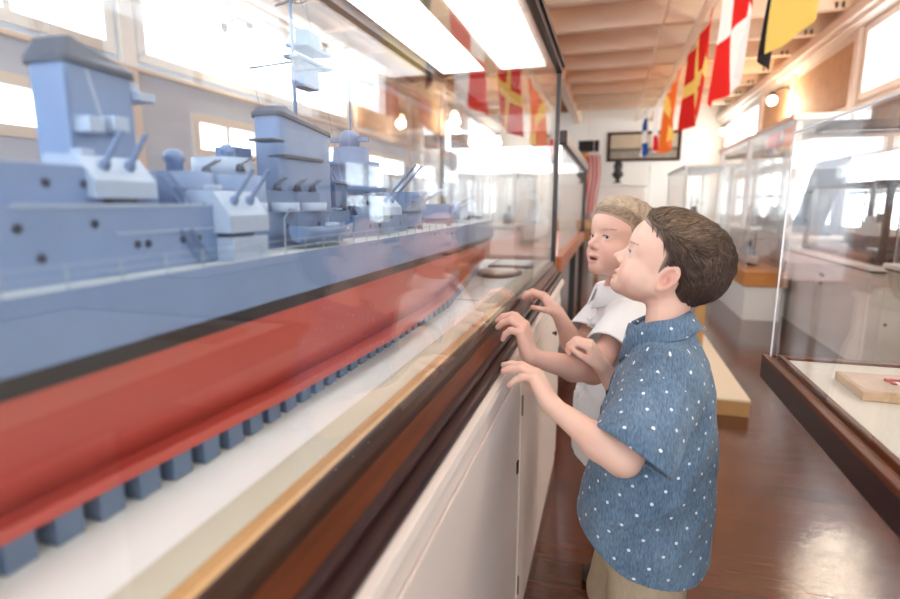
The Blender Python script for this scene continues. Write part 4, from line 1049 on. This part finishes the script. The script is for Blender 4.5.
def build_boy(B):
    """B carries every measure of one boy; returns the Empty with his parts"""
    hd, O, f, l = B.head, np.array(B.O, float), np.array(B.f, float), np.array(B.l, float)
    W = lambda x, y, z: O + f * x + l * y + np.array((0, 0, z))
    neck0 = hd.w((-.034, 0, -.035)); neck1 = W(*B.neck)
    arms = B.arms
    legs = []
    for sy, fo in zip((1, -1), B.step):
        hip, knee, ank = W(fo * .4, sy * .055, B.hip), W(.012 + fo, sy * .062, B.hip * .52), W(-.012 + fo, sy * .064, .065)
        legs.append((hip, knee, ank))
    def body(P):
        d = masked(P, hd.w((0, 0, .02)), .135, hd.sdf, None)
        d = smin(d, rc(P, neck0, neck1, .037, .040), .018)
        t, x, y, z = sections(P, O, f, l, B.trunk)
        t = smax(smax(t, z - B.trunk[-1][0], .03), B.trunk[0][0] - z, .03)
        d = smin(d, t, .03)
        for a in arms:
            e = rc(P, a['S'], a['E'], .031, .0275)
            e = smin(e, rc(P, a['E'], a['M'], .0285, .0275), .016)
            e = smin(e, rc(P, a['M'], a['H'].W, .0275, .0165), .016)
            e = smin(e, masked(P, a['H'].c, a['H'].rad, a['H'].sdf, None), .010)
            d = smin(d, e, .012) if a.get('blend', True) else np.minimum(d, e)
        for hip, knee, ank in legs:
            d = smin(d, smin(rc(P, hip, knee, .062, .043), rc(P, knee, ank, .043, .027), .02), .02)
        return d
    V, F = mesh_sdf(body, B.lo, B.hi, B.h)
    root = thing('person', B.label, 'person', (float(O[0]), float(O[1]), 0))
    o = link_mesh('body', V, F, SKIN, root, True)
    # skin colour, plus shade painted inside the ears
    p = hd.loc(V); q = p.copy(); q[:, 1] = np.abs(q[:, 1])
    base = np.array(srgb(*B.skin)[:3]); pink = np.array(srgb(222, 138, 122)[:3]); lip = np.array(srgb(196, 108, 102)[:3]); dark = np.array(srgb(92, 38, 36)[:3])
    c = np.repeat(base[None], len(V), 0)
    def blend(w, col):
        nonlocal c
        c = c * (1 - w[:, None]) + col * w[:, None]
    G = lambda cen, s: np.exp(-(((q - np.array(cen)) / np.array(s)) ** 2).sum(1))
    blend(.42 * G((.062, .034, -.022), (.02, .018, .016)), pink)
    blend(.35 * G((.094, 0, -.012), (.008, .01, .008)), pink)
    blend(.5 * G((-.012, .078, .004), (.02, .012, .03)), pink); blend(.55 * G((-.009, .074, .001), (.009, .006, .013)), np.array(srgb(190, 104, 90)[:3]))  # pink ear skin; the hollow is tinted darker as painted shade
    inl = np.maximum(np.clip(1.6 - ((q - np.array((.0800, 0, -.0365))) / np.array((.010, .0205, .0048)))**2 @ np.ones(3) , 0, 1) * (p[:, 2] > -.0425 - hd.mouth),
                     np.clip(1.6 - ((q - np.array((.0785, 0, -.0480 - hd.mouth))) / np.array((.010, .0170, .0052)))**2 @ np.ones(3), 0, 1))
    blend(.55 * np.clip(inl, 0, 1), lip)
    mo = ((q - np.array((.0765, 0, -.0418 - hd.mouth * .5))) / np.array((.0080, .0160, .0008 + hd.mouth * 1.0)))**2 @ np.ones(3)
    blend(np.clip(1.7 - mo, 0, 1) * .9, dark)
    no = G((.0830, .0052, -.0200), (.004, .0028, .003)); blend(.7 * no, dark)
    for a in arms:
        for tip, dd, nn, rr in a['H'].tips:
            w = np.exp(-((V - np.array(tip)) ** 2).sum(1) / .008 ** 2); blend(.35 * w, pink)
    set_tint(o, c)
    # eyes
    for sy in (1, -1):
        m = MB(); cen = np.array((.0610, sy * .0285, .0125)); g = np.array(B.gaze) * np.array((1, 1, 1)); g = g / np.linalg.norm(g)
        fr = np.array(frame(g)); n = 14; rr = .0122
        rings = []
        for i in range(n + 1):
            a = PI * i / n * (.16 if i == 0 else 1); a = max(.001, PI * (i / n) ** 1.4)
            rings.append([hd.w(cen + fr @ (np.array((math.cos(a), math.sin(a) * math.cos(t), math.sin(a) * math.sin(t))) * rr)) for t in np.linspace(0, 2 * PI, 20, endpoint=False)])
        m.loft(rings)
        for fi in range(len(m.f)):
            k = fi // 20; a = PI * ((k + .5) / n) ** 1.4
            m.mi[fi] = 2 if a < .20 else 1 if a < .44 else 0
        e = m.build('eye', [EYE_WHITE, B.iris, PUPIL], root)
        # eyebrow and lashes: short hairs along the arc
        m = MB()
        for k in range(46):
            t = rng.random(); y = .013 + .030 * t; z = .0300 + .0050 * math.sin(t * 2.4) - .002 * t + rng.normal(0, .0012); x = .078 - 14 * (y - .005) ** 2
            a0 = np.array((x, sy * y, z)); a0w = hd.w(a0)[None]
            nn = normal_of(hd.sdf, a0w); a0w = a0w - nn * hd.sdf(a0w)[:, None]
            dirv = (np.array((-.25, sy * .9, .25)) @ hd.R.T)
            m.tube([a0w[0], a0w[0] + dirv * .0035 * hd.s + nn[0] * .0006, a0w[0] + dirv * .0062 * hd.s], [.0005, .0005, .0001], 3, caps=False)
        m.build('eyebrow', B.brow, root)
        m = MB()
        for k in range(16):
            t = -1 + 2 * k / 15.
            a0 = np.array((.0735 - .003 * t * t - (.0015 if t > 0 else 0), sy * (.0285 + .0092 * t), .0118 + .0042 * math.sqrt(max(0, 1 - t * t))))
            m.tube([hd.w(a0), hd.w(a0 + np.array((.0035, sy * .0012 * t, .0004))), hd.w(a0 + np.array((.0055, sy * .002 * t, .0018)))], [.0004, .0003, .0001], 3, caps=False)
        m.build('eyelash', B.lash, root)
    # fingernails
    for a in arms:
        m = MB()
        for tip, dd, nn, rr in a['H'].tips:
            d = Vector(dd); n0 = -Vector(nn); sd = d.cross(n0).normalized(); n0 = sd.cross(d)
            c0 = Vector(tip) - d * .002 + n0 * rr * .86
            m.add([c0 + d * (u * .0042) + sd * (v * .0032) - n0 * (.0012 * abs(v) ** 2) for u in (-1, 0, 1) for v in (-1, 0, 1)],
                  [(i * 3 + j, i * 3 + j + 1, i * 3 + j + 4, i * 3 + j + 3) for i in range(2) for j in range(2)], 0, True)
        m.build('fingernails', NAIL, root)['kind'] = 'stuff'
    # hair
    hv, hf = mesh_sdf(hd.hsdf, hd.w((0, 0, .03)) - .17, hd.w((0, 0, .03)) + .17, .0022)
    ho = link_mesh('hair', hv, hf, HAIRM, root, True)
    hp = hd.loc(hv); k = np.clip((hp[:, 2:3] - .064 - .1 * hp[:, 0:1]) / .03, 0, 1) * np.clip((hp[:, 0:1] + .08) / .10, 0, 1)
    hc = np.array(B.hcol[0])[None] * (1 - k) + np.array(B.hcol[2])[None] * .7 * k
    # the short hair at the hairline lets the scalp show through
    pdv = poly2(hp[:, 0], hp[:, 2], HAIR_POLY[hd.hair]); e = np.clip(1 + pdv / .010, 0, 1)[:, None] * (hp[:, 0:1] > -.012) * .62
    set_tint(ho, hc * (1 - e) + np.array(srgb(*B.skin)[:3])[None] * .8 * e)
    strands(hd, hv, B.nstr, HAIRM, ho, cols=B.hcol, seg=B.sseg, step=B.sstep)
    # shirt
    def shirt(P):
        d, x, y, z = sections(P, O, f, l, B.shirt)
        hem = B.hem[0] + B.hem[1] * x + B.hem[2] * np.cos(np.arctan2(y, x) * 2)
        top = W(*B.neck)
        for a in arms:
            S0 = np.array(a['S']); dr = np.array(a['E']) - S0
            e = rc(P, a.get('SS', S0), S0 + dr * a['sl'] + a.get('EE', 0), a['sr'][0], a['sr'][1]); d = smin(d, e, .035); a['_e'] = e
        for cx, cy, cz, dx, dy, dz, am, fr in B.folds:      # drape folds
            g = np.exp(-(((x - cx) / dx) ** 2 + ((y - cy) / dy) ** 2 + ((z - cz) / dz) ** 2))
            d = d + am * g * (1.6 * np.abs(np.sin(fr[0] * x + fr[1] * y + fr[2] * z)) - .8)
        d = smax(d, z - (B.shirt[-1][0]), .01)
        dn0 = d
        d = np.maximum(d, hem - z)
        for a in arms:
            S0 = np.array(a['S']); dr = np.array(a['E']) - S0; ln = np.linalg.norm(dr); dn = dr / ln
            cutn = np.array(a.get('cut', dn)); cutn = cutn / np.linalg.norm(cutn)
            E1 = S0 + dr * a['sl']
            pl = (P - E1) @ cutn
            nearr = np.sqrt((((P - E1) - ((P - E1) @ dn)[:, None] * dn) ** 2).sum(1)) < a['sr'][1] * 1.35
            far = (P - S0) @ dn > ln * .45
            d = np.where(nearr & far & (pl > -.004), np.maximum(d, pl), d)
            d = smax(d, -np.maximum(a['_e'] + .006, -((P - E1) @ cutn + .05)), .002)
        # hollow from below
        d = np.maximum(d, -np.maximum(dn0 + .007, z - (B.hem[0] + .14)))
        return d
    V, F = mesh_sdf(shirt, B.slo, B.shi, .0026)
    so = link_mesh('shirt', V, F, B.smat, root, True)
    # cloth coordinates for the print: round the trunk, and round each sleeve
    q = V - O; x = q @ f; y = q @ l; u = np.arctan2(y, x) * .125; v = V[:, 2].copy()
    for a in arms:
        S0 = np.array(a['S']); dr = np.array(a['E']) - S0; ln = np.linalg.norm(dr); dn = dr / ln
        t = (V - S0) @ dn; rad = (V - S0) - t[:, None] * dn; rl = np.linalg.norm(rad, axis=1)
        k = (t > .02) & (rl < .085) & (np.abs(y) > .095)
        e1 = np.cross(dn, (0, 0, 1.)); e1 /= np.linalg.norm(e1); e2 = np.cross(dn, e1)
        u[k] = np.arctan2(rad[k] @ e2, rad[k] @ e1) * .062 + .013; v[k] = -t[k] + .02
    uv = so.data.uv_layers.new(name='cloth')
    li = np.empty(len(so.data.loops), dtype=np.int32); so.data.loops.foreach_get('vertex_index', li)
    uv.data.foreach_set('uv', np.stack([u, v], 1)[li].reshape(-1))
    # collar: a folded band round the neck, with two points in front
    m = MB(); n = 40; c = B.collar; rings = []
    C0 = np.array(W(*c['c'])); tz = Vector((f * c['tilt'] + np.array((0, 0, 1)))).normalized()
    ex = Vector(f) - tz * Vector(f).dot(tz); ex.normalize(); ey = tz.cross(ex)
    gap = c['gap']
    prof = [(c['r'] - .004, -.020), (c['r'] - .001, .016), (c['r'] + .004, .020), (c['r'] + .009, .013), (c['r'] + .019, -.016), (c['r'] + .016, -.018), (c['r'] + .006, .006), (c['r'], .002)]
    for k in range(n + 1):
        a = gap + (2 * PI - 2 * gap) * k / n
        pt = max(0, 1 - min(k, n - k) / 7.)
        ring = []
        for j, (r, h) in enumerate(prof):
            e = pt * c.get('tip', .022) if j in (4, 5) else 0
            rx = r + (e * .6 if j in (4, 5) else 0); hh = h - e * .9 + c.get('wave', 0) * math.sin(a * 5)
            ring.append(Vector(C0) + ex * (rx * 1.02 * math.cos(a)) + ey * (rx * math.sin(a)) + tz * hh)
        rings.append(ring)
    m.loft(rings, 0, True, True, True)
    co = m.build('collar', B.cmat, root)
    uvl = co.data.uv_layers.new(name='cloth'); np_ = len(prof); cum = [0, .036, .042, .050, .082, .085, .11, .13]
    for lp in co.data.loops:
        vi = lp.vertex_index; k, j = (vi // np_, vi % np_) if vi < np_ * (n + 1) else (0, 0)
        uvl.data[lp.index].uv = (k * .0092, cum[j] + .011)
    # button placket and buttons down the front
    m = MB(); bt = MB(); zs = np.linspace(B.hem[0] + B.hem[1] * .12 + .006, B.neck[2] - .025, 26); left = []; right = []
    pts = []
    for z in zs:
        P0 = np.array([W(.25, B.plk, z)])
        lo_, hi_ = 0., .30
        for _ in range(22):
            mid = (lo_ + hi_) / 2
            if shirt(np.array([W(mid, B.plk, z)]))[0] < 0: lo_ = mid
            else: hi_ = mid
        pts.append(lo_)
    rings = []
    for z, x0 in zip(zs, pts):
        rings.append([W(x0 - .004, B.plk - .013, z), W(x0 + .0016, B.plk - .013, z), W(x0 + .0026, B.plk, z), W(x0 + .0016, B.plk + .013, z), W(x0 - .004, B.plk + .013, z)])
    m.loft(rings, 0, False, True, True); m.build('placket', B.pmat, root)
    for k in range(2, 26, 5):
        bt = MB(); c0 = Vector(W(pts[k] + .003, B.plk, zs[k])); fv = Vector(f)
        bt.tube([c0, c0 + fv * .0022, c0 + fv * .0026], [.0052, .0052, .0035], 10)
        bt.build('button', B.bmat, root)
    # shorts and shoes
    def shorts(P):
        t, x, y, z = sections(P, O, f, l, B.waist)
        t = smax(smax(t, z - B.waist[-1][0], .01), B.waist[0][0] - z, .02)
        for hip, knee, ank in legs:
            t = smin(t, rc(P, hip - np.array((0, 0, .02)), knee + np.array((0, 0, .02)), .073, .066), .018)
        t = t + .0022 * np.sin(60 * x + 24 * z) * np.sin(35 * y + 30 * z)
        return np.maximum(t, (B.hip * .52 - .03) - z)
    V, F = mesh_sdf(shorts, W(0, 0, .16) - np.array((.2, .2, 0)), W(0, 0, B.waist[-1][0] + .03) + np.array((.2, .2, 0)), .004)
    link_mesh('shorts', V, F, B.shmat, root, True)
    for sy, fo in zip((1, -1), B.step):
        a = W(-.045 + fo, sy * .066, .03); b = W(.095 + fo, sy * .070, .026); mid = W(-.012 + fo, sy * .064, .05)
        def shoe(P):
            d = smin(rc(P, a, b, .036, .031), rc(P, mid, mid + np.array((0, 0, .03)), .036, .036), .02)
            return np.maximum(d, .004 - P[:, 2])
        V, F = mesh_sdf(shoe, np.minimum(a, b) - np.array((.08, .08, .03)), np.maximum(a, b) + np.array((.08, .08, .1)), .004)
        V[:, 2] -= .004
        link_mesh('shoe', V, F, SHOE, root, True)
    B.root = root; B.hands = [a['H'] for a in arms]
    return root

SKIN = attr_mat('skin', .48, sss=.25, spec=.35); HAIRM = attr_mat('hair', .38, spec=.4)
EYE_WHITE = mat('eye_white', (226, 218, 214), .2); PUPIL = mat('pupil', (12, 10, 10), .1)
IRIS_A = mat('iris_grey_blue', (92, 104, 116), .15); IRIS_B = mat('iris_dark', (62, 56, 54), .15)
NAIL = mat('nail', (238, 196, 184), .25); SHOE = mat('shoe_canvas', (70, 62, 58), .7)
BROW_A = mat('brow_hair', (186, 148, 118), .6); BROW_B = mat('brow_blond', (196, 160, 130), .6); LASH = mat('lash', (70, 48, 38), .6)
KHAKI = mat('khaki_cotton', (186, 166, 138), .85, noise=.08, nscale=120, bump=.4, bscale=14, stretch=(1, 1, .5))
WHITE_COTTON = mat('white_cotton', (246, 246, 247), .85, bump=.35, bscale=16, stretch=(1, 1, .5))
def denim(name, dots):
    m = bpy.data.materials.new(name); m.use_nodes = True; nt = m.node_tree; N = nt.nodes.new; L = nt.links.new
    b = nt.nodes['Principled BSDF']; b.inputs['Roughness'].default_value = .9; b.inputs['Specular IOR Level'].default_value = .15
    b.inputs['Sheen Weight'].default_value = .15
    tc = N('ShaderNodeTexCoord'); src = tc.outputs['UV'] if dots else tc.outputs['Object']
    mp = N('ShaderNodeMapping'); mp.inputs['Scale'].default_value = (1, .25, .25); L(tc.outputs['Object'], mp.inputs[0])
    n = N('ShaderNodeTexNoise'); n.inputs['Scale'].default_value = 420; n.inputs['Detail'].default_value = 3; L(mp.outputs[0], n.inputs['Vector'])
    n3 = N('ShaderNodeTexNoise'); n3.inputs['Scale'].default_value = 14; n3.inputs['Detail'].default_value = 5; L(tc.outputs['Object'], n3.inputs['Vector'])
    ad = N('ShaderNodeMath'); ad.operation = 'MULTIPLY_ADD'; ad.inputs[1].default_value = .6; L(n.outputs[0], ad.inputs[0])
    a2 = N('ShaderNodeMath'); a2.operation = 'MULTIPLY'; a2.inputs[1].default_value = .4; L(n3.outputs[0], a2.inputs[0]); L(a2.outputs[0], ad.inputs[2])
    r = N('ShaderNodeValToRGB'); r.color_ramp.elements[0].position = .33; r.color_ramp.elements[1].position = .68
    r.color_ramp.elements[0].color = srgb(74, 96, 119); r.color_ramp.elements[1].color = srgb(126, 149, 172)
    L(ad.outputs[0], r.inputs[0]); col = r.outputs[0]
    if dots:
        # staggered lattice of small dots
        sp = N('ShaderNodeSeparateXYZ'); L(tc.outputs['UV'], sp.inputs[0])
        def M(op, a, b_=None, c=None):
            x = N('ShaderNodeMath'); x.operation = op
            for i, v in enumerate((a, b_, c)):
                if v is None: continue
                if isinstance(v, (int, float)): x.inputs[i].default_value = v
                else: L(v, x.inputs[i])
            return x.outputs[0]
        A, Bq = .052, .047
        us, vs = M('DIVIDE', sp.outputs[0], A), M('DIVIDE', sp.outputs[1], Bq)
        # slanted rows
        us = M('MULTIPLY_ADD', vs, .22, us)
        best = None
        for off in (0., .5):
            du = M('SUBTRACT', M('FRACT', M('ADD', us, off)), .5); dv = M('SUBTRACT', M('FRACT', M('ADD', vs, off)), .5)
            du = M('MULTIPLY_ADD', dv, -.22, du)
            dd = M('ADD', M('POWER', M('MULTIPLY', du, A), 2), M('POWER', M('MULTIPLY', dv, Bq), 2))
            best = dd if best is None else M('MINIMUM', best, dd)
        k = M('LESS_THAN', best, .0027 ** 2)
        mx = N('ShaderNodeMix'); mx.data_type = 'RGBA'; L(k, mx.inputs['Factor']); L(col, mx.inputs['A']); mx.inputs['B'].default_value = srgb(238, 242, 248)
        col = mx.outputs['Result']
    L(col, b.inputs['Base Color'])
    bp = N('ShaderNodeBump'); bp.inputs['Strength'].default_value = .25; bp.inputs['Distance'].default_value = .002; L(n.outputs[0], bp.inputs['Height'])
    mw = N('ShaderNodeMapping'); mw.inputs['Scale'].default_value = (1, 1, .45); mw.inputs['Rotation'].default_value = (.5, .4, .2); L(tc.outputs['Object'], mw.inputs[0])
    nw = N('ShaderNodeTexNoise'); nw.inputs['Scale'].default_value = 15; nw.inputs['Detail'].default_value = 2.5; nw.inputs['Distortion'].default_value = .6; L(mw.outputs[0], nw.inputs['Vector'])
    bw_ = N('ShaderNodeBump'); bw_.inputs['Strength'].default_value = .5; bw_.inputs['Distance'].default_value = .016; L(nw.outputs[0], bw_.inputs['Height']); L(bp.outputs[0], bw_.inputs['Normal'])
    L(bw_.outputs[0], b.inputs['Normal'])
    return m
DENIM_DOT = denim('dotted_chambray', True); DENIM = denim('chambray', False)
BTN_DARK = mat('dark_button', (32, 36, 46), .3); BTN_WHITE = mat('white_button', (236, 234, 228), .3)

# ---- the boy in the dotted blue shirt
A = Boy(); A.label = 'brown-haired boy in a blue shirt with white dots, the one nearest the viewer'
A.O = (.105, 1.045, 0); A.f = Vector((-.97, .24, 0)).normalized(); A.l = Vector((0, 0, 1)).cross(A.f)
A.head = Head((.0985, 1.083, .9885), (-.897, .10, .43), roll=0, scale=.95, mouth=.0006, hair='brown', th=.0075, st=.98)
A.neck = (-.006, 0, .885); A.hip = .50
A.trunk = [(.46, 0, .095, .115), (.60, .005, .09, .105), (.75, -.005, .08, .105), (.82, -.006, .062, .095), (.865, -.004, .043, .055)]
A.shirt = [(.40, .016, .128, .148), (.50, .016, .129, .146), (.60, .007, .120, .138), (.70, .000, .106, .130), (.78, -.004, .092, .126), (.83, -.008, .074, .112), (.865, -.005, .060, .078), (.885, -.003, .051, .056), (.90, -.002, .046, .050)]
hl = Hand((-.0772, .894, .774), (-.56, .36, .76), (-.80, -.05, -.60), (0, 1, .3),
          [(32, 20, 10), (34, 20, 10), (38, 24, 12), (56, 30, 14)], thumb=(.7, .5, 10, 15), sc=1.06)
hr = Hand((.000, 1.141, .7785), (-.42, -.10, .72), (-.75, .05, -.55), (-.3, -.9, .1),
          [(40, 62, 30), (44, 60, 30), (46, 60, 30), (50, 60, 30)], thumb=(.75, .38, 18, 12), sc=.97)
A.arms = [dict(S=Vector((.112, .946, .822)), E=Vector((.038, .850, .719)), M=Vector((.004, .858, .735)), H=hl, sl=.90, sr=(.058, .071), cut=(-.50, -.38, -.76), SS=np.array((.108, .965, .815)), EE=np.array((.010, .0, .0))),
          dict(S=Vector((.098, 1.158, .822)), E=Vector((.066, 1.178, .672)), M=Vector((.046, 1.172, .705)), H=hr, sl=.80, sr=(.050, .055))]
A.folds = [(.02, .14, .60, .2, .1, .14, .0050, (13, 11, 30)), (.08, .05, .70, .1, .1, .12, .0048, (26, 14, -34)), (-.02, .12, .52, .14, .12, .07, .0030, (22, 8, 30)), (.0, .13, .77, .1, .06, .07, .0050, (40, 26, 44)), (-.10, .06, .62, .07, .1, .16, .0045, (14, 30, 26)), (.03, .15, .74, .07, .06, .05, .0042, (60, 20, 52))]
A.step = (-.02, .055); 
A.hem = (.470, .32, .008); A.plk = .0; A.gaze = (.95, -.05, .02)
A.smat = DENIM_DOT; A.cmat = DENIM_DOT; A.pmat = DENIM; A.bmat = BTN_DARK; A.shmat = KHAKI
A.waist = [(.44, .006, .092, .112), (.50, .008, .096, .112), (.56, .008, .090, .106)]
A.collar = dict(c=(.004, 0, .893), r=.049, tilt=.30, gap=.22, wave=.0012, tip=.034)
A.skin = (237, 194, 174); A.iris = IRIS_A; A.brow = BROW_A; A.lash = LASH
A.hcol = (srgb(58, 42, 36)[:3], srgb(104, 80, 68)[:3], srgb(150, 123, 100)[:3]); A.nstr = 5200; A.sseg = 8; A.sstep = .0052
A.lo = (-.24, .80, 0); A.hi = (.28, 1.28, 1.14); A.h = .0021
A.slo = (-.06, .74, .38); A.shi = (.30, 1.32, .94)

# ---- the boy in the white shirt
Bb = Boy(); Bb.label = 'boy with blond hair in a white collared shirt, mouth open, fingers on the rail'
Bb.O = (.050, 1.452, 0); Bb.f = Vector((-.97, -.22, 0)).normalized(); Bb.l = Vector((0, 0, 1)).cross(Bb.f)
Bb.head = Head((.027, 1.400, 1.014), (-.77, -.61, .20), roll=0, scale=.95, mouth=.0021, hair='blond', th=.0055, st=1.06)
Bb.neck = (.020, 0, .895); Bb.hip = .50
Bb.trunk = [(.46, 0, .09, .11), (.60, .005, .085, .10), (.75, 0, .075, .10), (.82, .006, .060, .092), (.87, .015, .042, .052)]
Bb.shirt = [(.38, .0, .118, .138), (.50, .004, .118, .136), (.60, .008, .112, .130), (.70, .006, .102, .125), (.78, .004, .088, .120), (.83, .006, .072, .108), (.87, .014, .058, .074), (.89, .018, .052, .056), (.905, .020, .049, .050)]
bl = Hand((-.1372, 1.036, .818), (-.28, .02, .92), (-.92, .1, -.2), (0, 1, 0),
          [(34, 50, 25), (36, 50, 25), (40, 54, 25), (62, 50, 25)], thumb=(.8, .45, 10, 10), sc=1.04)
br = Hand((-.1158, 1.374, .842), (-.55, .0, .62), (-.75, .0, -.62), (0, -1, -.2),
          [(28, 42, 22), (30, 42, 22), (34, 46, 22), (40, 46, 22)], thumb=(.55, .75, 10, 8), sc=.97)
Bb.arms = [dict(S=Vector((.050, 1.352, .838)), E=Vector((-.020, 1.196, .752)), M=Vector((-.060, 1.148, .770)), H=bl, sl=.62, sr=(.050, .054)),
           dict(S=Vector((.012, 1.548, .838)), E=Vector((-.065, 1.440, .733)), M=Vector((-.082, 1.42, .762)), H=br, sl=.72, sr=(.050, .060))]
Bb.folds = [(.06, .05, .70, .1, .12, .14, .0035, (30, 40, 35)), (.05, .0, .52, .1, .14, .14, .004, (20, 60, 12)), (.0, .13, .78, .1, .06, .08, .004, (50, 20, 60))]
Bb.step = (-.05, -.06)
Bb.hem = (.425, .15, .008); Bb.plk = .0; Bb.gaze = (.93, .30, .02)
Bb.smat = WHITE_COTTON; Bb.cmat = WHITE_COTTON; Bb.pmat = WHITE_COTTON; Bb.bmat = BTN_WHITE; Bb.shmat = KHAKI
Bb.waist = [(.44, 0, .10, .122), (.50, .004, .104, .122), (.56, .006, .098, .115)]
Bb.collar = dict(c=(.020, 0, .898), r=.051, tilt=.12, gap=.35)
Bb.skin = (233, 186, 167); Bb.iris = IRIS_B; Bb.brow = BROW_B; Bb.lash = LASH
Bb.hcol = (srgb(156, 128, 104)[:3], srgb(214, 188, 160)[:3], srgb(220, 194, 166)[:3]); Bb.nstr = 4200; Bb.sseg = 7; Bb.sstep = .0055
Bb.lo = (-.25, 1.00, 0); Bb.hi = (.22, 1.66, 1.16); Bb.h = .0023
Bb.slo = (-.14, 1.14, .34); Bb.shi = (.24, 1.66, .94)
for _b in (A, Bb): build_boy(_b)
# ================================================================= camera
def make_camera():
    P = math.atan(97 / 540); PS = math.atan(161 * math.cos(P) / 540)
    cd = bpy.data.cameras.new('camera'); cd.sensor_width = 36; cd.lens = 540 / 900 * 36; cd.clip_start = .02
    c = bpy.data.objects.new('camera', cd); COL.objects.link(c)
    c.location = (0, 0, 1.12); c.rotation_euler = (PI / 2 - P, 0, PS)
    cd.dof.use_dof = True; cd.dof.focus_distance = 1.03; cd.dof.aperture_fstop = 2.8
    S.camera = c
make_camera()
S.view_settings.view_transform = 'Standard'; S.view_settings.look = 'None'; S.view_settings.gamma = 1; S.view_settings.use_curve_mapping = False
S.cycles.transparent_max_bounces = 40
S.cycles.max_bounces = 12
